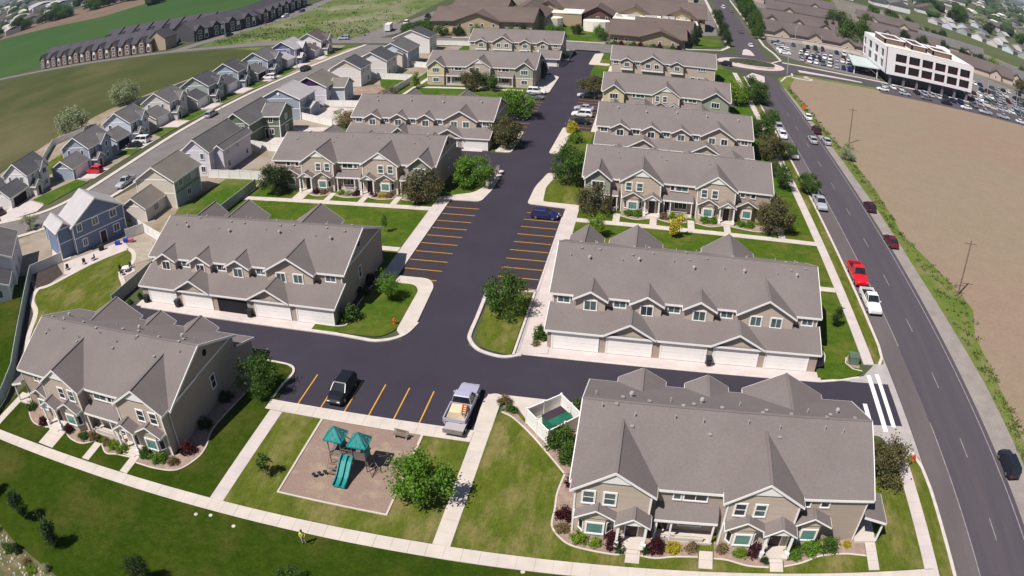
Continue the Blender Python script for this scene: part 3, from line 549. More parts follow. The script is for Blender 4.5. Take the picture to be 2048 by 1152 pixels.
def gable_x(roof, trim, c, hd, ze, zp, x0, x1, t=0.14, tw=0.26):
    """Gable roof, ridge along x over y=c, eaves at c+-hd."""
    roof.bar((x0, c, zp+0.012), (x1, c, zp+0.012), 0.26, 0.08)
    for s in (-1, 1):
        a = [(x0, c, zp), (x1, c, zp), (x1, c+s*hd, ze), (x0, c+s*hd, ze)]
        roof.slab(a if s < 0 else a[::-1], t)
        trim.bar((x0, c+s*hd, ze-0.015), (x1, c+s*hd, ze-0.015), 0.08, 0.26)
        for x in (x0, x1):
            trim.hexa([(x-0.04, c, zp-tw), (x-0.04, c+s*hd, ze-tw), (x+0.04, c+s*hd, ze-tw), (x+0.04, c, zp-tw), (x-0.04, c, zp+0.02), (x-0.04, c+s*hd, ze+0.02), (x+0.04, c+s*hd, ze+0.02), (x+0.04, c, zp+0.02)])
M_pipe = cached("pipe", lambda: MB().tube((0,0,-0.25),(0,0,0.45),0.06,0.06,6).mesh("vent_pipe", M_vent))
M_hood = cached("hood", lambda: MB().box(-0.13,0.13,-0.13,0.13,-0.2,0.12).prism([(-0.16,-0.16),(0.16,-0.16),(0.16,0.16),(-0.16,0.16)],0.12,0.16).mesh("roof_hood", mat("roof_hood_paint",(0.30,0.27,0.26),rough=0.7)))
M_cap = cached("capv", lambda: MB().tube((0,0,-0.2),(0,0,0.3),0.13,0.13,8).tube((0,0,0.3),(0,0,0.5),0.22,0.17,8).mesh("flue_cap", M_vent))

EZ, RZ, RV = 5.30, 8.45, 10.70                     # eave height, ridge height, ridge line (metres behind the garage fronts)
EV = 3.46; GS = (RZ-EZ)/(RV-EV); FS = GS
def townhouse(label, x0, yg, W, sy, mx=1, gables=(), doors=(), dgables=(), fronts=(), narrow=(), bays=(), sheds=(), opened=(), flat_front=False, side_porch=False, garages=True, vents=True, fwin=(), wall2=None, colors=None):
    """Row of townhouses: garages at v=0, ridge at v=10.7, fronts at v=17.7/18.9. sy=+1: garages face south, -1: fronts face south. mx=-1 mirrors the row."""
    rx = x0 if mx > 0 else x0+W
    root = thing("townhouse_row", label, "townhouse", (rx, yg, 0), group="townhouse rows of the complex", sc=(mx, sy, 1))
    body, roof, trim = MB(), MB(), MB()
    # 0 siding, 1 end walls and recesses
    body.extx([(3.7,0.05),(3.7,EZ-0.05),(RV,RZ-0.22),(17.7,EZ-0.05),(17.7,0.05)], 0, W, 0)
    if garages: body.extx([(0,0.05),(0,2.6),(3.7,3.85),(3.7,0.05)], 0.02, W-0.02, 0)
    gable_x(roof, trim, RV, RV-EV, EZ, RZ, -0.38, W+0.38, t=0.16)
    if garages:
        roof.slab([(-0.32,-0.28,2.62),(W+0.32,-0.28,2.62),(W+0.32,3.7,4.02),(-0.32,3.7,4.02)], 0.14)
        trim.bar((-0.34,-0.28,2.60),(W+0.34,-0.28,2.60), 0.09, 0.24)
        for u in (-0.33, W+0.33): trim.bar((u,-0.28,2.64),(u,3.7,4.04), 0.07, 0.26)
    WALLG = colors[1] if colors else M_side2
    for c, hw, zp in gables:                        # upper gables on the garage side
        MB().exty([(c-hw+0.35,2.9 if garages else 2.6),(c+hw-0.35,2.9 if garages else 2.6),(c+hw-0.35,EZ-0.1),(c,zp-0.30),(c-hw+0.35,EZ-0.1)], 3.0, 3.75).build("gable_wall", WALLG, root)
        gable_y(roof, trim, c, hw, EZ-0.03, zp, 2.6, EV+(zp-EZ)/GS+0.35, rake_ends=(True, False))
        if not garages: MB().box(c-hw+0.3, c+hw-0.3, 2.94, 2.998, 2.55, 2.95).build("sill_band", M_white, root)
    for c, hw, zp in dgables:                       # gables over garage doors
        MB().exty([(c-hw+0.3,2.55),(c+hw-0.3,2.55),(c,zp-0.25)], -0.03, 0.4).build("gable_wall", WALLG, root)
        gable_y(roof, trim, c, hw, 2.66, zp, -0.42, 3.0, rake_ends=(True, False))
    for k, (c, w) in enumerate(doors): garage_door(root, c, -0.005, w, 2.05, opened=(k in opened))
    # the front side
    for c, s in fronts:
        hw = 3.55
        MB().exty([(c-3.2,0.05),(c+3.2,0.05),(c+3.2,EZ+0.05),(c,7.5),(c-3.2,EZ+0.05)], 17.6, 18.9).build("gable_wall", WALLG, root)
        gable_y(roof, trim, c, hw, EZ+0.08, 7.78, 19.12, 17.94-(7.78-EZ)/FS-0.3, rake_ends=(True, False))
        MB().exty([(c-1.45,6.42),(c+1.45,6.42),(c,7.40)], 18.9, 19.02).build("gable_panel", M_white, root)
        for dx in (-3.12, 3.12): put("corner_board", cached("cboard", lambda: MB().box(-0.08, 0.08, 0, 0.06, 0.1, EZ).mesh("corner_board", M_white)), root, (c+dx, 18.9, 0))
        for d in (-2.0, -0.25): window(root, c+s*d, 18.905, 3.95, 0.85, 1.25, math.pi, 1, 2, 0.16)
        bay_c = c - s*1.2; por_c = c + s*1.9
        gable_y(roof, trim, bay_c, 1.82, 3.02, 4.06, 19.95, 18.9, t=0.1, rake_ends=(True, True), tw=0.16)
        put("bay_wall", cached(("bayw", WALLG.name), lambda: MB().exty([(-1.5,2.85),(1.5,2.85),(0,3.9)], 0.0, 0.8).prism([(-1.45,0),(-0.85,0.72),(0.85,0.72),(1.45,0)], 0.05, 2.87).mesh("bay_wall", WALLG)), root, (bay_c, 18.9, 0))
        window(root, bay_c, 19.625, 1.05, 1.3, 1.15, math.pi, 1, 1, 0.17, M_glasst)
        for t in (-1, 1): window(root, bay_c+t*1.16, 19.27, 1.05, 0.5, 1.15, math.pi-t*R(50), 1, 1, 0.1, M_glassd)
        gable_y(roof, trim, por_c, 1.5, 3.05, 4.0, 20.45, 18.9, t=0.1, rake_ends=(True, True), tw=0.16)
        put("porch_panel", cached("ppan", lambda: MB().exty([(-1.1,3.05),(1.1,3.05),(0,3.8)], 0, 0.05).mesh("porch_panel", M_white)), root, (por_c, 20.25, 0))
        for t in (-1, 1): put("porch_post", cached("ppost", lambda: MB().box(-0.11,0.11,-0.11,0.11,0.1,2.98).box(-0.2,0.2,-0.2,0.2,0.1,0.9).mesh("porch_post", M_white)), root, (por_c+t*1.15, 20.2, 0))
        put("porch_step", cached("pstep", lambda: MB().box(-1.25,1.25,-0.2,1.6,0.0,0.36).box(-0.8,0.8,1.6,1.95,0.0,0.22).mesh("porch_step", M_conc2)), root, (por_c, 18.9, 0))
        door(root, por_c, 18.905, 0.36, rz=math.pi)
    for c, hw, m in narrow:                          # narrow two-storey gable bays
        nb = MB(); nb.box(c-hw+0.3, c+hw-0.3, 17.6, 18.8, 2.7, EZ+0.05); nb.exty([(c-hw+0.3,EZ+0.05),(c+hw-0.3,EZ+0.05),(c,EZ+0.9+0.12*hw*2)], 17.6, 18.8); nb.build("gable_wall", m, root)
        MB().box(c-hw+0.35, c+hw-0.35, 17.6, 18.75, 0.05, 2.75).build("bay_wall", WALLG, root)
        zp = EZ+1.15+0.16*hw*2
        gable_y(roof, trim, c, hw, EZ+0.08, zp, 19.2, 17.94-(zp-EZ)/FS-0.3, rake_ends=(True, False))
        MB().box(c-hw+0.28, c+hw-0.28, 18.752, 18.84, 2.62, 2.8).build("sill_band", M_white, root)
        window(root, c, 18.805, 3.75, 1.8, 1.15, math.pi, 3, 1, 0.15); window(root, c, 18.755, 1.0, 1.5, 1.1, math.pi, 2, 1, 0.15)
    for a, b, kind in sheds:                         # recessed stretch with a porch roof: kind 'door' or 'wide'
        roof.slab([(b,19.15,2.95),(a,19.15,2.95),(a,17.65,3.72),(b,17.65,3.72)], 0.12)
        trim.bar((a,19.15,2.93),(b,19.15,2.93), 0.08, 0.26)
        put("porch_floor", MB().box(a+0.05, b-0.05, 17.7, 19.1, 0.0, 0.34).mesh("porch_floor", M_conc2), root)
        mid = (a+b)/2
        if kind == 'wide':
            window(root, mid+0.5, 17.705, 4.15, 1.9, 0.8, math.pi, 2, 1, 0.14); window(root, mid-1.05, 17.705, 4.15, 0.55, 0.8, math.pi, 1, 1, 0.12)
            window(root, mid+0.5, 17.705, 1.1, 1.9, 1.1, math.pi, 3, 1, 0.12, M_glassd); door(root, mid-1.9, 17.705, 0.34, rz=math.pi)
            put("porch_rail", cached(("prail", round(b-a,1)), lambda: MB().box(a+0.2-mid, b-1.5-mid, -0.05, 0.05, 0.95, 1.05).box(a+0.2-mid, b-1.5-mid, -0.06, 0.06, 0.3, 0.75).mesh("porch_rail", M_conc2)), root, (mid+0.6, 19, 0))
        else:
            door(root, mid, 17.705, 0.34, rz=math.pi)
        for u in ((a+0.25, mid-1.2, b-0.25) if kind == 'wide' else (b-0.2,)): put("porch_post", cached("ppost2", lambda: MB().box(-0.08,0.08,-0.08,0.08,0.3,2.9).mesh("porch_post", M_white)), root, (u, 19, 0))
    for c in bays:                                   # end bay: one-storey bay window under its own gable
        gable_y(roof, trim, c, 1.85, 3.0, 4.05, 19.1, 17.7, t=0.1, rake_ends=(True, True), tw=0.16)
        MB().exty([(c-1.5,2.85),(c+1.5,2.85),(c,3.88)], 17.7, 18.8).prism([(c-1.45,17.7),(c-0.85,18.7),(c+0.85,18.7),(c+1.45,17.7)], 0.05, 2.86).build("bay_wall", WALLG, root)
        window(root, c, 18.705, 1.05, 1.3, 1.15, math.pi, 1, 1, 0.17, M_glasst)
        for t in (-0.9, 0.9): window(root, c+t, 17.705, 4.2, 0.7, 0.8, math.pi, 1, 1, 0.13)
    if side_porch:                                   # one-storey side porch at the end of the row
        roof.slab([(W-0.1,14.5,3.75),(W+2.4,14.5,2.95),(W+2.4,18.4,2.95),(W-0.1,18.4,3.75)], 0.12)
        trim.bar((W+2.4,14.5,2.93),(W+2.4,18.4,2.93), 0.08, 0.26); trim.bar((W-0.1,18.4,3.73),(W+2.4,18.4,2.93), 0.08, 0.26)
        put("porch_floor", MB().box(W+0.02, W+2.2, 14.6, 18.2, 0.0, 0.34).mesh("porch_floor", M_conc2), root)
        for v in (14.8, 18.1): put("porch_post", cached("ppost2", None), root, (W+2.2, v, 0))
        door(root, W+0.005, 16.1, 0.34, rz=math.pi/2)
    # garage-side windows
    for c, hw, zp in gables:
        if hw < 2.6: window(root, c, 2.995, 3.78 if garages else 3.6, 1.3, 1.15, 0, 2, 1, 0.16)
        else:
            for d in (-1.25, 1.25): window(root, c+d, 2.995, 3.78 if garages else 3.6, 1.2, 1.15, 0, 2, 1, 0.16)
    us = sorted([(c-hw, c+hw) for c, hw, _ in gables]); prev = 0.0
    for a, b in us + [(W, W)]:
        if a-prev > 1.3: window(root, (a+prev)/2+0.1, 3.695, 4.1, min(1.3, a-prev-0.7), 0.85, 0, 2, 1, 0.14)
        prev = b
    for u, z, w in fwin: window(root, u, 3.695, z, w, 0.9, 0, 2, 1, 0.14)
    # end walls: band, window and vent
    for u, s in ((0, -1), (W, 1)):
        trim.box(u+(0.0 if s > 0 else -0.05), u+(0.05 if s > 0 else 0.0), 3.75, 17.65, EZ-0.12, EZ+0.06)
        window(root, u+s*0.005, 9.2, 2.1, 0.75, 1.5, math.pi/2*s, 1, 2, 0.14, M_glassd)
        put("gable_vent", cached("gvent", lambda: MB().tube((0,0,0),(0,-0.08,0),0.38,0.38,10).mesh("gable_vent", M_dark)), root, (u+s*0.01, RV-1.2, 6.7), math.pi/2*s)
    body.build("wall", colors[0] if colors else M_side, root)
    rf = roof.build("roof", M_roof, root); trim.build("fascia", M_white, rf)
    for u, v in [(0.12, 3.68), (W-0.12, 3.68), (0.12, 17.72), (W-0.12, 17.72)]:
        put("downpipe", cached("dpipe", lambda: MB().box(-0.05,0.05,-0.06,0.06,0.1,EZ-0.1).mesh("downpipe", M_white)), root, (u, v, 0))
    if vents:
        rr = random.Random(int(x0*10)+int(yg))
        n = int(W/6.2)
        for k in range(n):
            c = W*(k+0.5)/n
            for du, v, me, nm in ((-1.6,RV+0.9,M_pipe,"vent_pipe"),(-0.4,RV-0.9,M_hood,"roof_hood"),(0.9,RV+1.6,M_pipe,"vent_pipe"),(0.2,RV-2.2,M_cap,"flue_cap"),(1.9,RV-0.6,M_hood,"roof_hood"),(-2.2,RV-1.8,M_pipe,"vent_pipe"),(1.2,RV+2.4,M_hood,"roof_hood"),(-1.0,RV+0.1,M_hood,"roof_hood")):
                if rr.random() < 0.12: continue
                v += rr.uniform(-0.35, 0.35); u = c+du+rr.uniform(-0.4, 0.4); z = RZ-abs(v-RV)*GS
                put(nm, me, rf, (u, v, z))
    return root

A_G = [(4.45,2.05,6.42),(10.95,2.05,6.42),(17.1,2.05,6.42),(25.1,3.7,7.4)]; A_D = [(3.2,5.1),(9.35,5.0),(15.6,5.1),(21.7,5.1),(27.9,5.1)]; A_DG = [(9.3,3.05,4.4),(21.8,3.25,4.4)]
A_F = [(8.9,1),(21.2,1)]; A_N = [(2.4,2.3,M_sage)]; A_S = [(4.75,5.35,'door'),(12.5,17.6,'wide')]; A_B = [26.9]
townhouse("grey-roofed townhouse row with five white garage doors facing the alley, beside the street", -10.0, 72.0, 31.7, 1, 1, A_G, A_D, A_DG, A_F, A_N, A_B, A_S)
townhouse("grey-roofed townhouse row with one open dark garage between white doors, west of the drive", -66.6, 71.3, 30.8, 1, 1, [(3.2,2.05,6.42),(9.4,2.05,6.42),(15.7,2.05,6.42),(23.6,3.7,7.4)], [(3.9,4.9),(10.1,4.9),(15.9,4.7),(22.1,5.0),(28.2,4.9)], [(9.4,3.1,4.4),(21.6,3.15,4.4)], [(8.9,1),(21.2,1)], A_N, [26.9], A_S, opened=(2,))
townhouse("large grey-roofed townhouse row in the near corner by the street, red shrubs at its front", -3.6, 62.85, 26.0, -1, 1, [(4.7,2.35,6.6),(11.1,2.2,6.5),(18.9,4.2,7.5)], [(3.2,5.0),(9.4,5.0),(15.6,5.0),(21.6,5.0)], (), [(3.35,1),(16.0,1)], (), [20.9], [(7.0,12.4,'wide')], side_porch=True)
townhouse("grey-roofed townhouse row beside the playground lawn, its east wall in deep shade", -68.0, 62.75, 25.0, -1, -1, [(4.7,2.35,6.6),(10.9,2.2,6.5),(18.2,4.0,7.5)], [(3.2,5.0),(9.4,5.0),(15.6,5.0),(21.2,5.0)], (), [(3.5,1),(16.1,1)], (), [21.0], [(7.1,12.5,'wide')], side_porch=True)
townhouse("townhouse row with taupe gables facing the court lawn, next to the street pavement", -10.5, 132.2, 30.9, -1, 1, A_G, A_D, A_DG, [(9.3,1),(21.55,1)], [(2.3,2.3,M_sage)], [26.9], [(4.7,5.7,'door'),(12.9,17.9,'wide')], colors=(M_side3, M_side2))
townhouse("townhouse row with taupe gables and red shrubs facing the court lawn, west of the drive", -66.3, 132.1, 30.8, -1, -1, A_G, A_D, A_DG, [(9.5,1),(21.4,1)], [(2.3,2.3,M_sage)], [26.9], [(4.7,5.9,'door'),(13.1,17.8,'wide')], colors=(M_side3, M_side2))
townhouse("townhouse row with garage side facing south, directly behind the street-side court row", -11.0, 140.4, 31.2, 1, 1, [(4.55,2.05,6.42),(10.7,2.05,6.42),(16.7,2.05,6.42),(24.2,3.7,7.4)], A_D, [(9.3,3.05,4.4),(21.6,3.15,4.4)], [(8.9,1),(21.2,1)], A_N, [26.9], A_S)
townhouse("townhouse row with garage side facing south, behind the west court row with red shrubs", -62.0, 138.6, 30.2, 1, 1, [(4.8,2.05,6.42),(10.5,2.05,6.42),(16.4,2.05,6.42),(23.7,3.7,7.4)], [(3.2,4.9),(9.3,4.9),(15.4,4.9),(21.4,4.9),(27.5,4.9)], [(11.6,2.2,4.4),(22.0,3.15,4.4)], [(8.9,1),(21.2,1)], A_N, [26.9], A_S)
townhouse("townhouse row with a cream end gable, fifth row back beside the street", -12.3, 191.7, 30.4, -1, 1, A_G, A_D, A_DG, [(15.0,1)], [(2.7,2.7,M_cream),(26.8,3.5,M_sage)], (), [(5.6,11.2,'wide'),(18.7,23.0,'wide')], vents=False)
townhouse("townhouse row with pale yellow and sage end gables, fifth row back west of the drive", -61.2, 210.8, 29.6, -1, 1, A_G, A_D, A_DG, [(14.6,1)], [(2.8,2.6,M_cream),(26.9,2.6,M_sage)], (), [(5.6,10.9,'wide'),(18.3,24.0,'wide')], vents=False)
townhouse("farthest townhouse row by the roundabout, with white sill bands under its dormers", -12.8, 209.3, 30.0, 1, 1, [(4.4,2.05,6.42),(11.7,3.5,7.4),(18.8,2.2,6.42)], (), (), (), (), (), (), garages=False, vents=False, fwin=[(26.4,4.1,1.2),(23.5,1.0,1.2),(25.8,1.0,1.6)], colors=(M_side2, M_side2))
townhouse("farthest townhouse row west of the drive, in front of the brown-roofed senior home", -59.2, 228.6, 29.2, 1, 1, [(3.9,2.1,6.42),(10.8,3.4,7.4),(18.0,2.1,6.42),(23.6,2.1,6.42)], (), (), (), (), (), (), garages=False, vents=False, colors=(M_side2, M_side2))
# small garage wing at the east end of the farthest west row
gw = thing("garage_wing", "small white-doored garage wing at the end of the farthest west townhouse row", "garage", (-35.5, 221.5, 0))
mb = MB().box(0,6.4,0,8,0.05,2.6).build("wall", M_side, gw); rf_, tr_ = MB(), MB(); gable_x(rf_, tr_, 4, 4.6, 2.65, 4.4, -0.3, 6.7); o_ = rf_.build("roof", M_roof, gw); tr_.build("fascia", M_white, o_)
MB().extx([(0,2.6),(8,2.6),(4,4.2)],0,6.4).build("gable_wall", M_side, gw); garage_door(gw, 3.2, -0.005, 4.8)

# ------------------------------------------------------------------ detached houses
def block(root, x0, x1, y0, y1, ze, zr, axis, wall, roofm, wins="SEW", trimm=None, ov=0.4, z0=0.05, cols=None, two=True, gablem=None, glass=None, corner=True):
    """One gabled volume of a house, with its wall, roof, fascia and windows as parts of root."""
    rf, tr, wl_, gw_ = MB(), MB(), MB(), MB()
    trimm = trimm or M_white
    wl_.box(x0, x1, y0, y1, z0, ze)
    if axis == 'y':
        c = (x0+x1)/2; hw = (x1-x0)/2; k = (zr-ze)/hw; gw_.exty([(x0,ze),(x1,ze),(c,zr-0.12)], y0, y1); gable_y(rf, tr, c, hw+ov, ze-k*ov+0.12, zr+0.12, y0-ov, y1+ov)
    else:
        c = (y0+y1)/2; hd = (y1-y0)/2; k = (zr-ze)/hd; gw_.extx([(y0,ze),(y1,ze),(c,zr-0.12)], x0, x1); gable_x(rf, tr, c, hd+ov, ze-k*ov+0.12, zr+0.12, x0-ov, x1+ov)
    if corner:
        for x in (x0, x1):
            for y in (y0, y1): tr.box(x-0.09, x+0.09, y-0.09, y+0.09, z0, ze-0.02)
        if two and ze > 4:
            tr.box(x0-0.04, x1+0.04, y0-0.04, y0, 2.75, 2.9); tr.box(x1, x1+0.04, y0, y1, 2.75, 2.9)
        if axis == 'y': tr.box(x0-0.03, x1+0.03, y0-0.04, y0, ze-0.08, ze+0.1)
    wl_.build("wall", wall, root); gw_.build("gable_wall", gablem or wall, root)
    r = rf.build("roof", roofm, root); tr.build("fascia", trimm, r)
    for s in wins:
        L = (x1-x0) if s in "SN" else (y1-y0); n = max(1, int(L/3.6))
        for i in range(n):
            t = (i+0.5)/n
            for z in ((0.95, 3.7) if (two and ze > 4) else (1.0,)):
                if random.random() < 0.2 and n > 1: continue
                w = random.choice((0.8, 1.0, 1.3)); h = 1.15; cc = 2 if w > 0.9 else 1
                if s == 'S': window(root, x0+L*t, y0-0.005, z, w, h, 0, cc, 1, 0.12, glass)
                elif s == 'N': window(root, x0+L*t, y1+0.005, z, w, h, math.pi, cc, 1, 0.12, glass)
                elif s == 'E': window(root, x1+0.005, y0+L*t, z, w, h, math.pi/2, cc, 1, 0.12, glass)
                else: window(root, x0-0.005, y0+L*t, z, w, h, -math.pi/2, cc, 1, 0.12, glass)
    return r
C_white = siding("white_siding", (0.70,0.66,0.66)); C_lav = siding("lavender_siding", (0.64,0.60,0.67)); C_blue = siding("blue_siding", (0.165,0.21,0.32)); C_bgrey = siding("blue_grey_siding", (0.30,0.345,0.43))
C_tan = siding("pale_tan_siding", (0.60,0.53,0.44)); C_greyg = siding("grey_green_siding", (0.33,0.36,0.345)); C_green = siding("moss_siding", (0.125,0.165,0.115)); C_plum = siding("plum_siding", (0.07,0.022,0.10))
C_grey = siding("pale_grey_siding", (0.56,0.52,0.51)); C_dblue = siding("indigo_siding", (0.13,0.14,0.255)); C_cream2 = siding("off_white_siding", (0.68,0.62,0.55)); C_lblue = siding("ice_blue_siding", (0.52,0.57,0.64))
GH = "detached houses of the west neighbourhood"
# blue house standing askew beside the first townhouse rows
h = thing("house", "blue two-storey house with a silvery roof, standing askew beside the fenced yard", "house", (-92.4,79.4,0), R(63.5), GH)
block(h, 3.0, 13.8, 0.0, 8.0, 5.3, 8.5, 'y', C_blue, M_roofl, "", two=True)
for u, z, w in ((4.4,3.9,0.9),(7.8,3.9,1.1),(11.6,3.9,1.2),(11.8,1.1,1.1),(5.0,1.0,0.8)): window(h, u, -0.005, z, w, 1.2, 0, 2, 1, 0.14)
door(h, 8.9, -0.005, 0.1, 1.2, 2.1)
block(h, -0.0, 3.0, 0.9, 8.0, 5.3, 6.4, 'y', C_blue, M_roofl, "", corner=True)
block(h, 1.0, 6.5, 9.0, 14.0, 2.8, 4.3, 'x', C_blue, M_roofl, "")
# tan house with garage
h = thing("house", "pale tan house with grey-green rear wall and a lean garage, beside the green back yard", "house", (0,0,0), 0, GH)
block(h, -91.4, -81.8, 102.6, 111.2, 5.4, 8.0, 'y', C_tan, M_rooft, "", ov=0.45)
MB().box(-81.8,-81.76,102.7,111.1,0.06,5.3).build("cladding", C_greyg, h)
for y, z in ((104.6,3.7),(108.9,3.7),(107.0,1.0)): window(h, -81.75, y, z, 1.1, 1.1, math.pi/2, 2, 1, 0.13)
block(h, -90.6, -84.6, 96.2, 102.6, 2.75, 4.5, 'y', C_cream2, M_rooft, "", two=False); window(h, -84.59, 99.5, 1.0, 1.4, 1.1, math.pi/2, 2)
h = thing("house", "pale lavender-white house with a dark hipped roof and stepped rear wall", "house", (0,0,0), 0, GH)
block(h, -91.0, -83.8, 118.2, 131.8, 5.4, 7.9, 'y', C_lav, M_roofm, "S"); block(h, -83.8, -81.6, 120.2, 131.5, 5.2, 6.0, 'y', C_lav, M_roofm, "E", corner=False)
h = thing("house", "moss green house with an L-shaped dark roof and white corner boards", "house", (0,0,0), 0, GH)
block(h, -92.0, -84.6, 136.2, 149.0, 5.4, 7.9, 'y', C_green, M_roofm, "S"); block(h, -84.8, -80.2, 142.6, 149.0, 5.4, 7.4, 'x', C_green, M_roofm, "ES"); door(h, -83.6, 142.59, 0.1)
h = thing("house", "blue-grey house with a silvery roof and a round white gable light", "house", (0,0,0), 0, GH)
block(h, -93.5, -82.0, 156.6, 165.0, 5.4, 8.0, 'y', C_bgrey, M_roofl, "E"); put("gable_light", cached("glight", lambda: MB().tube((0,0,0),(0,-0.06,0),0.42,0.42,12).mesh("gable_light", M_white)), h, (-87.8,156.55,6.7))
block(h, -82.0, -80.4, 159.0, 164.0, 2.6, 3.3, 'x', C_bgrey, M_roofl, "", two=False)
h = thing("house", "lilac-white house with a plum painted gable and grey roof", "house", (0,0,0), 0, GH)
block(h, -90.5, -80.4, 168.5, 177.5, 5.4, 7.9, 'y', C_lav, M_rooft, "E", gablem=C_plum); block(h, -80.4, -76.6, 171.5, 177.0, 4.6, 6.2, 'x', C_lblue, M_rooft, "E", two=False)
h = thing("house", "pale house with a dark charcoal roof and taupe gable beside the gravel yard", "house", (0,0,0), 0, GH)
block(h, -88.4, -79.2, 189.0, 196.5, 5.4, 7.9, 'y', C_white, M_roofd, "E", gablem=C_tan)
h = thing("house", "pale grey house with a black roof just beyond the gravel yard house", "house", (0,0,0), 0, GH)
block(h, -85.0, -75.4, 199.5, 208.0, 5.4, 7.9, 'y', C_white, M_roofd, "E", gablem=C_white)
h = thing("house", "white and blue house with a slate roof, second from the cross road", "house", (0,0,0), 0, GH)
block(h, -84.0, -73.6, 213.0, 224.0, 5.4, 8.0, 'y', C_lblue, M_roofm, "E"); block(h, -78.0, -74.8, 211.4, 213.0, 5.0, 5.7, 'y', C_cream2, M_roofm, "", corner=False)
h = thing("house", "bright white house with a dark blue roof beside the cross road", "house", (0,0,0), 0, GH)
block(h, -86.5, -74.0, 236.5, 244.5, 5.6, 8.2, 'y', C_white, M_roofd, "E", gablem=C_white)
# houses across the residential street, garages at their south ends
def west_house(label, xs, y0, wall, gwall, roofm, gdoor, two=True, gh=6.4, ylen=15.0, far=False):
    h = thing("house", label, "house", (0,0,0), 0, GH)
    x = xs
    block(h, x-9.8, x+0.2, y0+gh, y0+ylen, 5.5, 8.2, 'y', wall, roofm, "ES", ov=0.5)
    block(h, x-8.2, x-0.2, y0, y0+gh, 2.8, 4.7, 'y', gwall, roofm, "", two=False)
    garage_door(h, x-0.195, y0+gh/2, 4.6, 2.1, math.pi/2, opened=(gdoor == 'open'))
    block(h, x+0.2, x+2.2, y0+gh+0.6, y0+gh+3.0, 2.7, 3.7, 'x', wall, roofm, "", two=False, corner=False)
    door(h, x+2.205, y0+gh+1.8, 0.1, rz=math.pi/2)
    block(h, x-1.5, x+0.9, y0+gh+4.2, y0+ylen-0.5, 5.3, 6.9, 'x', wall, roofm, "E", corner=False)
    return h
west_house("white house with a dark roof at the bend of the residential street", -130.2, 98.6, C_white, C_white, M_roofd, 'open', gh=6.6, ylen=14.0)
west_house("slate blue house with white gable trim and a red car outside its garage", -123.0, 115.2, C_bgrey, C_bgrey, M_roofm, 'w')
west_house("pale green-grey house with a dark open garage, behind the white van", -124.0, 134.0, C_lblue, C_lblue, M_roofm, 'open', gh=6.0, ylen=13.6)
west_house("cream and grey house with a wide white garage, by the round field trees", -123.6, 151.2, C_grey, C_tan, M_roofm, 'w', ylen=14.6)
west_house("grey house with a teal upper storey and black roof across the residential street", -120.8, 168.0, C_greyg, C_cream2, M_roofd, 'w', gh=5.6, ylen=13.4)
west_house("low dark-roofed house with white porch posts across the residential street", -120.4, 183.8, C_bgrey, C_grey, M_roofd, 'w', gh=6.2, ylen=12.6)
west_house("blue-grey house with a maroon garage door and white corner boards", -117.9, 198.0, C_bgrey, C_grey, M_roofm, 'open', ylen=15.6)
west_house("indigo house with a silvery roof and a round white gable light", -116.4, 215.6, C_dblue, C_white, M_roofl, 'w', gh=5.4, ylen=14.0)
west_house("white house with a brown roof at the far end of the residential street", -113.4, 231.0, C_white, C_lav, M_roofp, 'w', gh=4.4, ylen=13.0)
h = thing("house", "white house with a dark roof cut by the picture edge, behind the teal fence", "house", (-96.6,70.4,0), R(131.5), GH)
block(h, 0, 11.5, 0.5, 9.5, 5.3, 7.6, 'x', C_white, M_roofm, "N"); block(h, -5.5, 0, 1.2, 8.4, 2.9, 4.5, 'x', C_white, M_roofd, "WS", two=False)
for z in (1.0, 3.7): window(h, 3.0, 0.495, z, 0.9, 1.2, 0, 1, 1, 0.12); window(h, 7.5, 0.495, z, 0.9, 1.2, 0, 1, 1, 0.12)
h = thing("house", "low dark-roofed house end at the far left edge beside the street bend", "house", (-143.0,96.5,0), 0, GH)
block(h, -6, 4.0, -2, 9, 3.0, 5.2, 'y', C_white, M_roofd, "E", two=False)
# ------------------------------------------------------------------ office block
off = thing("office_building", "white three-storey office block with two rows of deep maroon window bays", "office", (0,0,0))
OX0, OX1, OY0, OY1, OZ0, OZ1 = 85.0, 123.4, 258.6, 294.0, 4.0, 14.2
M_ow = mat("office_white", (0.80,0.775,0.79), var=0.03, scale=0.3, rough=0.8); M_oi = mat("office_recess", (0.20,0.06,0.085), var=0.2, scale=0.6, rough=0.7)
mb = MB()                                        # south wall with real openings
cols = [(OX0+3.4+k*5.75, OX0+3.4+k*5.75+4.75) for k in range(6)]; rows = [(5.1,8.2),(9.2,12.3)]
xs = [OX0] + [c for p in cols for c in p] + [OX1]; zs = [OZ0,5.1,8.2,9.2,12.3,OZ1]
for i in range(len(xs)-1):
    for j in range(len(zs)-1):
        if i % 2 == 1 and j % 2 == 1: continue
        mb.box(xs[i], xs[i+1], OY0, OY0+0.4, zs[j], zs[j+1])
mb.build("window_wall", M_ow, off); mb = MB()
for i in range(len(xs)-1):
    for j in range(len(zs)-1):
        if not (i % 2 == 1 and j % 2 == 1): mb.box(xs[i], xs[i+1], OY0+0.4, OY0+1.6, zs[j], zs[j+1])
mb.build("bay_lining", M_oi, off)
MB().box(OX0+0.5, OX1-0.4, OY0+1.7, OY1, OZ0, OZ1-1.2).build("core_wall", M_oi, off)
for a, b in cols:
    for z0, z1 in rows:
        g_ = put("window_bay", MB().box(a+1.2, b-0.3, OY0+1.5, OY0+1.62, z0+0.3, z1-0.3).mesh("window_bay", M_glassd), off)
        put("mullion", MB().box((a+b)/2-0.06, (a+b)/2+0.06, OY0+1.42, OY0+1.5, z0+0.3, z1-0.3).mesh("mullion", M_oi), g_)
mb = MB(); ys = [OY0+1.6, 264, 268, 272, 277, 281, 286, 290, OY1]
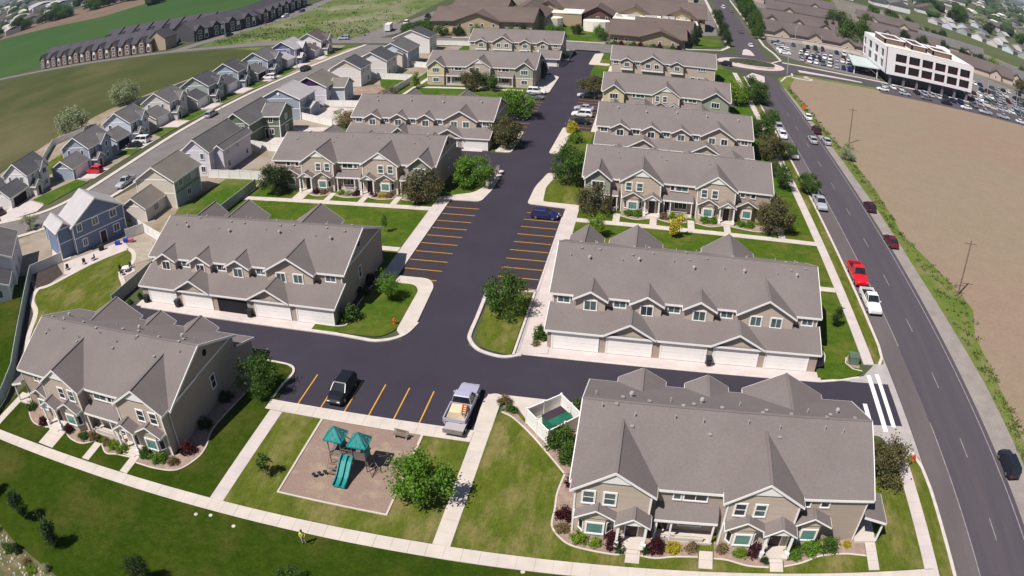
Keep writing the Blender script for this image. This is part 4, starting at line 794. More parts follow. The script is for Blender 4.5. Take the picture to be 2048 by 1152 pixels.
for i in range(len(ys)-1):
    for j in range(len(zs)-1):
        if i % 2 == 1 and j % 2 == 1: continue
        mb.box(OX0, OX0+0.5, ys[i], ys[i+1], zs[j], zs[j+1])
mb.build("side_wall", M_ow, off)
for i in (1,3,5):
    for j in (1,3): put("window_bay", MB().box(OX0+0.42, OX0+0.5, ys[i], ys[i+1], zs[j], zs[j+1]).mesh("window_bay", M_glassd), off)
MB().box(OX1-0.4, OX1, OY0+1.6, OY1, OZ0, OZ1).box(OX0, OX1, OY1-0.5, OY1, OZ0, OZ1).build("plain_wall", M_ow, off)
rf = MB().box(OX0+0.5, OX1-0.4, OY0+1.6, OY1-0.5, OZ1-1.2, OZ1-0.9).build("roof", mat("office_roof", (0.74,0.67,0.62), var=0.06, scale=0.2, rough=0.8), off)
for x0_, x1_, y0_, y1_ in ((88.5,97.5,275,289),(99.5,106.5,272,287),(108.5,117.5,270,281)):
    w_ = MB()
    for a, b, c, d in ((x0_,x1_,y0_,y0_+0.6),(x0_,x1_,y1_-0.6,y1_),(x0_,x0_+0.6,y0_,y1_),(x1_-0.6,x1_,y0_,y1_)): w_.box(a, b, c, d, OZ1-0.9, OZ1+1.1)
    p_ = w_.build("plant_screen", mat("brown_louvre", (0.17,0.115,0.09), var=0.25, scale=0.8, rough=0.8, stretch=(1,1,8)), rf); c_ = MB()
    for a, b, c, d in ((x0_-0.2,x1_+0.2,y0_-0.2,y0_+0.8),(x0_-0.2,x1_+0.2,y1_-0.8,y1_+0.2),(x0_-0.2,x0_+0.8,y0_+0.8,y1_-0.8),(x1_-0.8,x1_+0.2,y0_+0.8,y1_-0.8)): c_.box(a, b, c, d, OZ1+1.1, OZ1+1.4)
    c_.build("screen_cap", M_ow, p_)
MB().box(118.6,122.6,284,292,OZ1-0.9,OZ1+1.2).build("stair_head", M_ow, rf)
MB().box(OX0+4, OX1-4, OY0+6, OY1-4, 0.03, OZ0).build("ground_floor", mat("grey_render", (0.16,0.155,0.17), var=0.2, scale=0.3, rough=0.7), off)
for k in range(7): put("pillar", cached("opil", lambda: MB().box(-0.45,0.45,-0.45,0.45,0.03,OZ0).mesh("pillar", mat("grey_render", (0,0,0)))), off, (OX0+2.2+k*5.75, OY0+1.2, 0))
can = thing("canopy", "pale sloping entrance canopy beside the white office block", "canopy", (0,0,0))
MB().slab([(74,268,3.6),(84.5,266,4.2),(84.5,286,4.2),(78,292,3.6)], 0.4).build("canopy_roof", mat("pale_aqua_roof",(0.50,0.56,0.55),var=0.06,rough=0.6), can)
for x, y in ((75,269),(84,267),(84,285),(78.5,290.5)): put("canopy_post", cached("cpost", lambda: MB().tube((0,0,0.03),(0,0,3.4),0.2,0.2,8).mesh("canopy_post", M_ow)), can, (x,y,0))

# ------------------------------------------------------------------ senior home with brown roofs
M_sw = siding("senior_tan_siding", (0.40,0.31,0.205)); M_sc = siding("senior_cream_siding", (0.60,0.48,0.29))
sh = thing("senior_home", "large senior home with broad brown roofs and tan walls, west wing behind the far townhouses", "care home", (0,0,0))
def wing(root, x0, x1, y0, y1, ze, zr, axis, wall=None, wins="S"): return block(root, x0, x1, y0, y1, ze, zr, axis, wall or M_sw, M_roofb, wins, trimm=mat("brown_fascia",(0.10,0.06,0.05),rough=0.7), ov=0.9, corner=False, glass=M_glassd)
wing(sh, -84, -46, 273, 296, 6.0, 10.0, 'x', None, "S"); wing(sh, -75, -58, 271.6, 284, 6.0, 9.2, 'y', None, "S"); wing(sh, -60, -44, 290, 330, 6.0, 9.8, 'y', None, "E"); wing(sh, -56, 20, 318, 340, 6.0, 11.0, 'x', None, "S")
wing(sh, -52, -40, 312, 330, 6.0, 9.6, 'y', None, "S"); wing(sh, 2, 16, 312, 330, 6.0, 9.6, 'y', None, "S"); wing(sh, -16, -4, 313, 330, 6.0, 9.0, 'y', None, "S"); wing(sh, -84, -62, 300, 322, 6.0, 10.0, 'x', None, "S")
MB().box(-83.9,-75.1,272.9,273.0,0.1,3.0).build("wall_panel", M_sc, sh)
sh2 = thing("senior_home", "east wing of the brown-roofed senior home beside the roundabout", "care home", (0,0,0))
wing(sh2, -17, 10, 270.5, 292, 3.6, 7.4, 'x', None, "S"); wing(sh2, -6, 8, 269.0, 284, 3.6, 6.2, 'y', None, "S"); wing(sh2, -8, 13, 283, 300, 3.6, 7.8, 'x', None, "S"); wing(sh2, -30, -19, 304, 318, 6.2, 9.2, 'y', mat("brown_brick",(0.14,0.075,0.065),var=0.2,scale=1,rough=0.9), "S")
MB().box(-45,-31,304,318,0.1,5.4).box(-18,16,300.5,317,0.1,5.0).build("flat_wing", M_sw, sh2); MB().box(-45.2,-30.8,303.8,318,5.4,5.8).box(-18.2,16.2,300.3,317,5.0,5.4).build("flat_roof", mat("white_membrane",(0.80,0.74,0.66),var=0.04,rough=0.8), sh2)
put("round_porch", MB().prism([(-24+5.5*math.cos(k*0.4488), 296+4*math.sin(k*0.4488)) for k in range(14)], 0.1, 4.4).mesh("round_porch", mat("white_membrane", (0.8,0.74,0.66))), sh2); put("round_porch", MB().prism([(-43+5*math.cos(k*0.4488), 300+3.6*math.sin(k*0.4488)) for k in range(14)], 0.1, 4.2).mesh("round_porch", mat("white_membrane", (0.8,0.74,0.66))), sh2)
for k in range(9): put("roof_unit", cached("runit", lambda: MB().box(-1.2,1.2,-0.8,0.8,0,1.1).mesh("roof_unit", M_vent)), sh2, (-16+3.6*k+(k % 2), 305+(k*37 % 9), 5.4))

# ------------------------------------------------------------------ dark townhouse rows beyond the west field
M_dkw = siding("dark_townhouse_siding", (0.070,0.070,0.082)); M_brk = siding("brown_townhouse_siding", (0.17,0.11,0.095)); M_dkr = mat("dark_townhouse_roof", (0.072,0.064,0.078), var=0.08, scale=0.2, rough=0.9, fine=0.1, fscale=3)
GD = "dark townhouses beyond the west field"
def far_unit(label, x, y, rz, wall, w=9.0, d=19.0):
    h = thing("townhouse", label, "townhouse", (x,y,0), rz, GD)
    rf, tr = MB(), MB()
    MB().box(0,w,0,d,0.0,5.4).extx([(0,5.4),(d,5.4),(d/2,9.4)],0,w).build("wall", wall, h)
    gable_x(rf, tr, d/2, d/2+0.5, 5.3, 9.7, -0.1, w+0.1); gable_y(rf, tr, w*0.32, 2.6, 5.4, 7.8, -1.2, 6.5, rake_ends=(True,False))
    MB().box(w*0.32-2.1,w*0.32+2.1,-0.8,0.2,0,5.4).exty([(w*0.32-2.1,5.4),(w*0.32+2.1,5.4),(w*0.32,7.5)],-0.8,0.2).build("gable_wall", wall, h)
    r = rf.build("roof", M_dkr, h); tr.build("fascia", M_roofd, r)
    pb = put("porch_panel", cached("fpanel", lambda: MB().box(-0.9,0.9,-0.1,0.0,3.0,4.9).mesh("porch_panel", M_white)), h, (w*0.75,-0.01,0))
    window(h, w*0.32, -0.805, 3.6, 1.6, 1.4, 0, 2, 1, 0.18, M_glassd); window(h, w*0.32, -0.805, 1.0, 1.6, 1.4, 0, 2, 1, 0.18, M_glassd); window(h, w*0.75, -0.005, 0.8, 1.8, 2.0, 0, 2, 1, 0.2, M_glassd)
    return h
for k in range(9):
    x = -302+9.4*k; far_unit("dark-roofed brown townhouse beside the field road, %s from the west end of its row" % ORD[k], x, 267.5+0.15*k, 0, M_brk)
for k in range(4):
    t = k; far_unit("charcoal townhouse facing the vacant land, %s from the field road" % ORD[k], -203.0+3.9*k, 284.0+8.6*k, R(66), M_dkw, 9.4)
for k in range(7):
    far_unit("charcoal townhouse farther along the vacant land, %s beyond the gap" % ORD[k], -187.5-0.9*k, 322.0+9.2*k, R(93), M_dkw, 9.2)
for k in range(8):
    far_unit("dark townhouse in the back row behind the brown row, %s from the west" % ORD[k], -276+9.6*k, 296.0+1.6*k, 0, M_brk)
tb = thing("gable_end_house", "tan gable-ended townhouse at the corner where the dark rows meet", "townhouse", (-222,271,0))
block(tb, 0, 11, 0, 9, 5.8, 9.6, 'y', siding("beige_gable", (0.42,0.335,0.25)), M_dkr, "", trimm=M_roofd, corner=False)

# ------------------------------------------------------------------ brown-roofed complex and houses beyond the car park
GU = "low brown-roofed blocks beyond the car park"
def far_block(label, x, y, w, d, rz, ze=3.4, zr=7.2, wall=None, roofm=None, n=2):
    h = thing("apartment_block", label, "apartment", (x,y,0), rz, GU); roofm = roofm or M_roofp; wall = wall or M_side2
    block(h, 0, w, 0, d, ze, zr, 'x', wall, roofm, "", trimm=roofm, ov=0.7, corner=False)
    for k in range(n):
        c = w*(k+0.5)/n; block(h, c-3.4, c+3.4, -1.6, d*0.5, ze, ze+2.3, 'y', wall, roofm, "S", trimm=roofm, ov=0.6, corner=False, two=False)
    return h
far_block("long brown-roofed block beside the street trees, behind the roundabout car park", 47.5, 327, 46, 18, R(-4), n=3)
far_block("brown-roofed block behind the first one beyond the car park", 50, 372, 42, 20, R(-6), n=3)
far_block("brown-roofed block with dark cypresses in front, behind the car park trees", 100, 352, 36, 20, R(-14))
far_block("brown-roofed block directly behind the white office", 104, 322, 38, 16, R(-14))
far_block("grey-brown roofed block right of the office roof", 146, 352, 44, 20, R(-18)); far_block("grey-brown roofed block far behind the office", 118, 402, 48, 24, R(-16)); far_block("grey-brown roofed block along the green strip", 158, 420, 44, 22, R(-20), roofm=M_roofm)
far_block("dark-roofed block by the right picture edge, above the car park", 186, 352, 40, 18, R(-22), roofm=M_roofm); far_block("brown-roofed block farthest back beside the north street", 62, 425, 52, 24, R(-5)); far_block("brown-roofed block beyond the cypress row", 130, 470, 44, 22, R(-14))
far_block("brown-roofed block at the top of the north street", 58, 486, 60, 26, R(-4)); far_block("brown-roofed block behind the senior home, west of the north street", -50, 372, 64, 24, 0, n=3); far_block("brown-roofed block farther behind the senior home", -30, 432, 50, 24, 0)
GF = "pale houses beyond the green strip"
k = 0
for row, (xa, ya, xb, yb, n) in enumerate(((232,596,292,492,8),(262,640,350,520,8),(300,720,420,610,6))):
    for i in range(n):
        t = i/(n-1); h = thing("house", "pale gabled house, %s row beyond the green strip, %s from the north" % (("nearest","middle","farthest")[row], ORD[i]), "house", (xa+(xb-xa)*t, ya+(yb-ya)*t, 0), R(-58+random.uniform(-3,3)), GF)
        block(h, 0, 11.5, 0, 10, 3.2, 5.8, 'y', (C_grey, C_lblue, C_greyg, C_white)[i % 4], (M_roofm, M_roofl, M_roofp)[(i+row) % 3], "", corner=False); k += 1
GW = "buildings on the west horizon"
for i, (x, y, w, d, hgt, c) in enumerate(((-700,560,60,20,6,C_grey),(-760,640,90,24,8,C_white),(-860,700,120,30,9,C_lav),(-640,600,40,16,5,C_tan),(-900,820,140,34,9,C_white),(-780,820,90,26,8,C_grey),(-1040,900,160,40,11,C_lav),(-610,655,34,16,5,C_tan),(-560,650,30,14,5,C_grey),(-520,690,44,16,6,C_white))):
    h = thing("warehouse", "long pale building on the west horizon beyond the ploughed field, %s nearest" % ORD[i], "building", (x,y,0), R(-38), GW)
    MB().box(0,w,0,d,0,hgt).build("wall", c, h); rf, tr = MB(), MB(); gable_x(rf, tr, d/2, d/2+0.8, hgt, hgt+2.5, -0.8, w+0.8); r = rf.build("roof", (M_roofl, M_roofp)[i % 2], h); tr.build("fascia", M_white, r)
for i, (x, y, w) in enumerate(((330,800,90),(420,760,70),(520,900,120),(430,560,60),(520,620,80))):
    h = thing("warehouse", "long low building on the east horizon beyond the pale houses, %s of five" % ORD[i], "building", (x,y,0), R(-40), "buildings on the east horizon")
    MB().box(0,w,0,20,0,6).build("wall", C_cream2, h); rf, tr = MB(), MB(); gable_x(rf, tr, 10, 10.8, 6, 9, -0.8, w+0.8); r = rf.build("roof", M_roofp, h); tr.build("fascia", M_white, r)

# ------------------------------------------------------------------ fences
def fence(label, path, m, h=1.8, step=2.4, group="fences round the back yards"):
    root = thing("fence", label, "fence", (path[0][0], path[0][1], 0), group=group); ox, oy = path[0]
    for (x0_, y0_), (x1_, y1_) in zip(path[:-1], path[1:]):
        L = math.hypot(x1_-x0_, y1_-y0_); n = max(1, round(L/step)); ang = math.atan2(y1_-y0_, x1_-x0_); st = round(L/n, 2)
        for k in range(n):
            t = (k+0.5)/n
            put("panel", cached(("fp", st, h, m.name), lambda: MB().box(-st/2+0.06, st/2-0.06, -0.025, 0.025, 0.08, h-0.1).box(-st/2+0.06, st/2-0.06, -0.05, 0.05, h-0.12, h).box(-st/2+0.06, st/2-0.06, -0.05, 0.05, 0.06, 0.22).mesh("panel", m)), root, (x0_+(x1_-x0_)*t-ox, y0_+(y1_-y0_)*t-oy, 0.05), ang)
        for k in range(n+1):
            t = k/n; put("post", cached(("fpo", h, m.name), lambda: MB().box(-0.07,0.07,-0.07,0.07,0.0,h+0.12).mesh("post", m)), root, (x0_+(x1_-x0_)*t-ox, y0_+(y1_-y0_)*t-oy, 0.03), ang)
    return root
fence("pale teal fence along the bark bed behind the nearest west row", [(-96.2,73.6),(-76.0,49.0),(-73.6,44.5),(-72.4,40.2)], M_fencet)
fence("lavender-white fence beside the bark bed, north-west of the fenced yard", [(-96.2,73.6),(-92.6,79.0)], M_fence)
fence("grey fence at the west end of the open-garage townhouse row", [(-70.9,68.6),(-70.6,87.0),(-70.4,101)], M_fenceg)
fence("grey fence at the west end of the court lawn beside the dark green tree", [(-70.4,101),(-70.2,113)], M_fenceg)
fence("white fence between the askew blue house and the tan house", [(-87.0,94.4),(-78.2,89.9),(-71,86.4)], M_fence); fence("white fence joining the askew blue house to its patio", [(-84.2,89.0),(-82.0,92.0)], M_fence)
fence("white fence between the tan house and the lavender-white house", [(-84.0,117.3),(-71.0,117.1)], M_fence); fence("white fence between the lavender-white and moss green houses", [(-85.4,135.9),(-71.0,131.6)], M_fence)
fence("white fence between the moss green and blue-grey houses", [(-82.2,157.0),(-71.0,151.0)], M_fence); fence("white fence between the blue-grey house and the plum-gabled house", [(-80.8,168.0),(-70.4,167.6)], M_fence)
fence("white fence along the north side of the gravel yard", [(-77.9,198.4),(-66.2,196.6)], M_fence); fence("white fence behind the cream-gabled far west row", [(-78.8,216.6),(-67.6,213.4)], M_fence); fence("white fence along the cross road by the farthest west row", [(-76.5,251.4),(-61.0,250.6)], M_fence)
fence("white boundary fence between the gravel yard and the far west rows", [(-67.2,178.6),(-66.0,196.4)], M_fence)
fence("white fence round the yard behind the slate blue house", [(-140,116),(-157,140),(-152,150),(-138,132)], M_fence); fence("grey fence along the field behind the west houses", [(-149,158),(-150.5,179),(-145,198),(-138,214)], M_fenceg)

# dumpster enclosure, open at the top
EC = [(-9.8,57.9),(-7.2,54.9),(-4.4,58.0),(-6.8,60.9)]
en = thing("dumpster_enclosure", "white vinyl dumpster enclosure, open-topped, in the corner by the alley", "enclosure", (0,0,0))
for i in range(4):
    (xa, ya), (xb, yb) = EC[i], EC[(i+1) % 4]; L = math.hypot(xb-xa, yb-ya); ang = math.atan2(yb-ya, xb-xa); n = 2
    for k in range(n):
        t = (k+0.5)/n; put("panel", MB().box(-L/4+0.05, L/4-0.05, -0.03, 0.03, 0.15, 1.8).box(-L/4+0.05, L/4-0.05, -0.07, 0.07, 1.75, 1.92).box(-L/4+0.05, L/4-0.05, -0.06, 0.06, 0.12, 0.3).mesh("panel", M_fence), en, (xa+(xb-xa)*t, ya+(yb-ya)*t, 0.05), ang)
    for k in range(n): t = k/n; put("post", cached("enpost", lambda: MB().box(-0.09,0.09,-0.09,0.09,0.1,2.08).mesh("post", M_fence)), en, (xa+(xb-xa)*t, ya+(yb-ya)*t, 0), ang)
du = thing("dumpster", "green steel dumpster inside the white enclosure", "dumpster", (-6.75,57.85,0.127), R(48))
MB().extx([(-0.75,0.12),(-0.95,1.25),(0.95,1.45),(0.75,0.12)], -1.2, 1.2).build("bin_body", M_green, du); MB().slab([(-1.22,-0.97,1.30),(1.22,-0.97,1.30),(1.22,0.0,1.42),(-1.22,0.0,1.42)],0.05).build("lid", M_green, du); MB().slab([(-1.22,0.02,1.43),(1.22,0.02,1.43),(1.22,0.97,1.52),(-1.22,0.97,1.52)],0.05).build("lid", mat("dumpster_lid_dark",(0.055,0.035,0.05),rough=0.6), du)
for s in (-1,1): MB().box(s*1.2-0.06, s*1.2+0.06, -0.3, 0.3, 0.5, 0.75).build("fork_pocket", M_green, du)

lw = thing("boundary_wall", "long pale boundary wall behind the roundabout car park", "wall", (0,0,0)); w_ = MB(); ribbon(w_, [(46.5,318.6),(64,322.4),(90,318.6),(93,304)], 0.5, 0.0, 1.9); w_.build("wall", M_conc2, lw); w_ = MB(); ribbon(w_, [(46.5,318.6),(64,322.4),(90,318.6),(93,304)], 0.8, 1.9, 2.05); w_.build("coping", M_conc2, lw)
# ------------------------------------------------------------------ playground
pg = thing("play_structure", "teal and brown play structure with two roofed towers and a double slide", "play structure", (0,0,0.122))
def pyramid(cx, cy, hw, z0, z1, n=4):
    mb = MB(); c = [(cx-hw,cy-hw),(cx+hw,cy-hw),(cx+hw,cy+hw),(cx-hw,cy+hw)]
    for i in range(4):
        a, b = c[i], c[(i+1) % 4]
        for k in range(n):
            t0, t1 = k/n+0.012, (k+1)/n-0.012; p = (a[0]+(b[0]-a[0])*t0, a[1]+(b[1]-a[1])*t0); q = (a[0]+(b[0]-a[0])*t1, a[1]+(b[1]-a[1])*t1)
            e = 0.04 if k % 2 else 0.0
            mb.face([(p[0],p[1],z0+e),(q[0],q[1],z0+e),(cx+(q[0]-cx)*0.04,cy+(q[1]-cy)*0.04,z1+e),(cx+(p[0]-cx)*0.04,cy+(p[1]-cy)*0.04,z1+e)])
        mb.bar((a[0],a[1],z0+0.03),(b[0],b[1],z0+0.03),0.1,0.12); mb.bar((a[0],a[1],z0+0.05),(cx,cy,z1+0.05),0.09,0.08)
    return mb
PT = [(-26.05,48.35),(-23.55,48.1)]
for cx, cy in PT:
    for dx in (-0.62,0.62):
        for dy in (-0.62,0.62): put("tower_post", cached("tpost", lambda: MB().tube((0,0,0),(0,0,3.25),0.06,0.06,8).mesh("tower_post", M_metal)), pg, (cx+dx,cy+dy,0))
    pyramid(cx, cy, 0.92, 3.15, 4.25).build("tower_roof", M_teald, pg)
    MB().box(cx-0.62,cx+0.62,cy-0.62,cy+0.62,1.35,1.45).build("deck", M_deck, pg)
MB().box(-24.17,-22.93,47.50,47.56,1.45,2.3).build("panel", M_deck, pg); MB().box(-22.95,-22.9,47.5,48.7,1.45,2.3).build("panel", M_teal, pg); MB().box(-24.17,-22.93,48.7,48.76,1.45,2.25).build("panel", M_deck, pg); MB().box(-26.67,-25.43,48.95,49.0,1.45,2.2).build("panel", M_teal, pg)
MB().box(-25.45,-24.15,47.7,48.8,1.3,1.4).box(-25.45,-24.15,48.76,48.82,1.4,2.2).box(-25.45,-24.15,47.68,47.72,2.05,2.15).build("bridge", M_deck, pg)
def slide(x):
    mb = MB(); P = [(47.6,1.5),(47.0,1.35),(46.3,0.85),(45.6,0.42),(45.0,0.26),(44.6,0.24)]
    for (y0_,z0_),(y1_,z1_) in zip(P[:-1],P[1:]):
        mb.slab([(x-0.24,y1_,z1_),(x+0.24,y1_,z1_),(x+0.24,y0_,z0_),(x-0.24,y0_,z0_)],0.05)
        for s in (-0.27,0.27): mb.hexa([(x+s-0.04,y1_,z1_-0.05),(x+s+0.04,y1_,z1_-0.05),(x+s+0.04,y0_,z0_-0.05),(x+s-0.04,y0_,z0_-0.05),(x+s-0.04,y1_,z1_+0.24),(x+s+0.04,y1_,z1_+0.24),(x+s+0.04,y0_,z0_+0.24),(x+s-0.04,y0_,z0_+0.24)])
    return mb
for x in (-25.05,-24.43): slide(x).build("slide", M_teal, pg)
mb = MB()
for k in range(5): mb.bar((-26.5+0.02*k,47.6-0.35*k,1.35-0.27*k),(-25.6+0.02*k,47.6-0.35*k,1.35-0.27*k),0.2,0.05)
for x in (-26.55,-25.55): mb.tube((x,47.7,1.9),(x,46.0,0.1),0.035,0.035,6)
mb.build("climber", M_metal, pg)
for k in range(3): put("stepping_pod", cached("pod", lambda: MB().tube((0,0,0),(0,0,0.35),0.05,0.05,6).tube((0,0,0.35),(0,0,0.42),0.2,0.2,10).mesh("stepping_pod", M_bin)), pg, (-26.7-0.45*k,46.1-0.32*k,0))
mb = MB(); mb.tube((-22.9,47.6,1.4),(-22.2,46.8,0.0),0.05,0.05,6); mb.tube((-22.9,48.6,1.4),(-21.6,47.7,0.0),0.05,0.05,6)
for k in range(4): t = (k+1)/5; mb.tube((-22.9+0.7*t,47.6-0.8*t,1.4-1.4*t),(-22.9+1.3*t,48.6-0.9*t,1.4-1.4*t),0.035,0.035,6)
mb.build("rung_ladder", M_metal, pg)
mb = MB(); prev = None
for k in range(11):
    a = math.pi*k/10; p = (-25.3+0.55*math.cos(a), 48.9, 2.0+0.75*math.sin(a))
    if prev: mb.tube(prev, p, 0.05, 0.05, 6)
    prev = p
mb.build("arch_rail", M_teal, pg)
bn = thing("park_bench", "small grey park bench on the wood chips by the path", "bench", (-21.3,53.0,0.122), R(-6))
MB().box(-0.75,0.75,-0.2,0.22,0.42,0.47).build("seat", M_metal, bn); MB().box(-0.75,0.75,0.2,0.25,0.6,0.92).build("backrest", M_metal, bn)
for s in (-0.6,0.6): MB().box(s-0.04,s+0.04,-0.18,0.24,0,0.42).box(s-0.04,s+0.04,0.19,0.25,0.42,0.92).build("leg", M_conc, bn)

# ------------------------------------------------------------------ street furniture
def hydrant(label, x, y):
    h = thing("fire_hydrant", label, "hydrant", (x,y,0.12)); MB().tube((0,0,0),(0,0,0.12),0.2,0.2,8).tube((0,0,0.12),(0,0,0.72),0.13,0.12,8).build("barrel", M_red, h); MB().blob((0,0,0.74),(0.15,0.15,0.14)).build("bonnet", M_red, h, True)
    for a in (0, math.pi/2, math.pi): MB().tube((0,0,0.5),(0.24*math.cos(a),0.24*math.sin(a),0.5),0.075,0.075,8).build("outlet", M_red, h)
hydrant("red fire hydrant on the island lawn beside the curved kerb", -28.7, 73.2); hydrant("orange-red fire hydrant on the street verge by the brown tree", 31.35, 56.6)
tr_ = thing("transformer_box", "green utility transformer box in the corner bed by the street", "utility box", (27.3,74.7,0.13), R(-5)); MB().box(-0.65,0.65,-0.6,0.6,0,1.0).build("cabinet", mat("utility_green",(0.10,0.145,0.10),rough=0.6), tr_); MB().slab([(-0.7,-0.65,1.02),(0.7,-0.65,1.02),(0.7,0.65,1.1),(-0.7,0.65,1.1)],0.06).build("lid", mat("utility_green",(0.10,0.145,0.10)), tr_); MB().box(-0.6,0.6,-0.63,-0.6,0.1,0.9).build("door", mat("utility_green2",(0.12,0.165,0.12),rough=0.6), tr_)
def bin_(label, x, y, rz=0.0):
    b = thing("wheelie_bin", label, "bin", (x,y,0.06), rz, "bins by the garage doors"); MB().hexa([(-0.24,-0.28,0.08),(0.24,-0.28,0.08),(0.24,0.28,0.08),(-0.24,0.28,0.08),(-0.32,-0.38,1.0),(0.32,-0.38,1.0),(0.32,0.38,1.0),(-0.32,0.38,1.0)]).build("bin_body", M_bin, b)
    MB().slab([(-0.35,-0.42,1.05),(0.35,-0.42,1.05),(0.35,0.42,1.12),(-0.35,0.42,1.12)],0.05).build("lid", M_bin, b)
    for s in (-0.3,0.3): MB().tube((s-0.04,0.32,0.12),(s+0.04,0.32,0.12),0.12,0.12,8).build("wheel", M_tyre, b)
for t, x, y in (("black wheeled bin by the shrubs at the west end of the open-garage row",-65.9,70.9),("black wheeled bin between the first two white doors of the open-garage row",-60.0,70.9),("black wheeled bin just right of the open dark garage",-47.9,70.9),("black wheeled bin between white garage doors of the row beside the street",8.65,71.5)): bin_(t, x, y, R(random.uniform(-8,8)))
for k in range(5):
    m_ = thing("cluster_mailbox", "grey cluster mailbox on the kerb pad by the drive, %s from the court" % ORD[k], "mailbox", (-27.3+0.05*k, 118.2+1.9*k, 0.145), R(90), "cluster mailboxes beside the drive")
    MB().box(-0.4,0.4,-0.25,0.25,0.7,1.5).build("cabinet", mat("mailbox_grey",(0.46,0.42,0.40),var=0.1,rough=0.5,metal=0.3), m_); MB().tube((0,0,0),(0,0,0.7),0.1,0.1,8).build("pedestal", M_metal, m_); MB().box(-0.42,0.42,-0.28,0.28,1.5,1.56).build("roof_cap", M_metal, m_)
def upole(label, x, y, h, low=False):
    p = thing("utility_pole", label, "utility pole", (x,y,0)); MB().tube((0,0,0),(0,0,h),0.16,0.11,8).build("pole", M_wood, p)
    c = MB().box(-1.1,1.1,-0.06,0.06,h-0.55,h-0.42).build("crossarm", M_wood, p)
    for s in (-0.95,-0.35,0.35,0.95): MB().tube((s,0,h-0.42),(s,0,h-0.2),0.05,0.04,6).build("insulator", M_vent, c)
    if low: MB().box(-1.0,1.0,-0.06,0.06,1.6,1.72).build("crossarm", M_wood, p)
upole("tall wooden utility pole at the field edge opposite the pickups, with a low second crossarm", 50.8, 96.2, 9.2, True); upole("wooden utility pole standing in the bare field beside the grey-green bush", 48.3, 170.4, 9.0)
def lamp(label, x, y, h, m=None, rz=0.0):
    p = thing("street_lamp", label, "street lamp", (x,y,0), rz, "lamp posts"); MB().tube((0,0,0),(0,0,h),0.14,0.09,8).build("pole", m or M_vent, p); MB().tube((0,0,h),(0,-1.2,h+0.15),0.06,0.05,6).build("arm", m or M_vent, p); MB().box(-0.25,0.25,-1.7,-1.1,h+0.05,h+0.2).build("lamp_head", m or M_vent, p)
for t, x, y, h in (("lamp post at the roundabout's east exit",44.5,246,9),("lamp post in the middle of the roundabout car park",66,292,9),("lamp post at the east end of the roundabout car park",85,285,9),("lamp post by the brown roofs behind the car park",60,318,8),("lamp post in the car park right of the office",138,272,9),("lamp post at the far right of the office car park",152,268,9),("lamp post beside the blue-grey house across the residential street",-102.2,152,7),("lamp post in front of the indigo house",-111.5,213,7),("lamp post by the slip road",-103,272,8),("lamp post at the corner of the dark townhouses",-187,287,8)): lamp(t, x, y, h)
# yard furniture by the askew blue house
def patio_chair(label, x, y, rz, m):
    c = thing("patio_chair", label, "chair", (x,y,0.14), rz, "patio chairs"); MB().box(-0.28,0.28,-0.28,0.28,0.38,0.44).build("seat", m, c); MB().box(-0.28,0.28,0.24,0.3,0.44,0.95).build("backrest", m, c)
    for a in (-0.25,0.25):
        for b in (-0.25,0.25): MB().box(a-0.03,a+0.03,b-0.03,b+0.03,0,0.38).build("leg", m, c)
M_blk = mat("black_metal",(0.03,0.03,0.035),rough=0.5); M_bluep = mat("blue_plastic",(0.02,0.06,0.45),rough=0.4)
tb_ = thing("patio_table", "pale round patio table on the round patio pad", "table", (-75.9,78.3,0.14)); MB().tube((0,0,0.68),(0,0,0.74),0.65,0.65,14).build("table_top", M_fence, tb_); MB().tube((0,0,0),(0,0,0.68),0.06,0.06,6).build("leg", M_blk, tb_)
for k, (t, x, y, a) in enumerate((("dark chair west of the round patio table",-77.0,78.4,90),("dark chair south of the round patio table",-75.8,77.2,180),("dark chair north of the round patio table",-75.9,79.4,0),("dark chair nearest the house steps on the long patio",-88.9,76.6,30),("dark lounge chair in the middle of the long patio",-86.6,79.0,40),("dark lounge chair by the back door on the long patio",-85.6,80.6,-20))): patio_chair(t, x, y, R(a), M_blk)
gr = thing("barbecue_grill", "dark barbecue grill against the blue house wall", "grill", (-86.6,84.2,0.135), R(60)); MB().box(-0.6,0.6,-0.28,0.28,0.75,0.95).build("hood", M_blk, gr); MB().box(-0.5,0.5,-0.22,0.22,0.1,0.75).build("cabinet", M_blk, gr)
for t, x, y, m in (("blue storage tub beside the back door of the askew house",-84.5,86.6,M_bluep),("blue storage tub under the corner window of the askew house",-83.4,87.8,M_bluep),("pink play table on the patio by the askew house",-82.3,88.0,mat("pink_plastic",(0.5,0.16,0.2),rough=0.4))):
    o = thing("storage_tub", t, "tub", (x,y,0.135), R(25)); MB().hexa([(-0.4,-0.3,0),(0.4,-0.3,0),(0.4,0.3,0),(-0.4,0.3,0),(-0.48,-0.36,0.55),(0.48,-0.36,0.55),(0.48,0.36,0.55),(-0.48,0.36,0.55)]).build("tub_body", m, o); MB().box(-0.5,0.5,-0.38,0.38,0.55,0.62).build("lid", m, o)
tp = thing("trailer_tarp", "bright blue tarp over a load by the tan house driveway", "tarp", (-93.5,98.6,0.13), R(60)); MB().hexa([(-1.9,-1.2,0.0),(1.9,-1.2,0.0),(1.9,1.2,0.0),(-1.9,1.2,0.0),(-1.5,-0.8,1.1),(1.6,-0.9,0.9),(1.4,0.9,1.2),(-1.6,0.8,1.0)]).build("tarp_cover", M_bluep, tp); MB().box(-1.9,1.9,-0.05,0.05,-0.0,0.35).build("tow_bar", M_blk, tp)
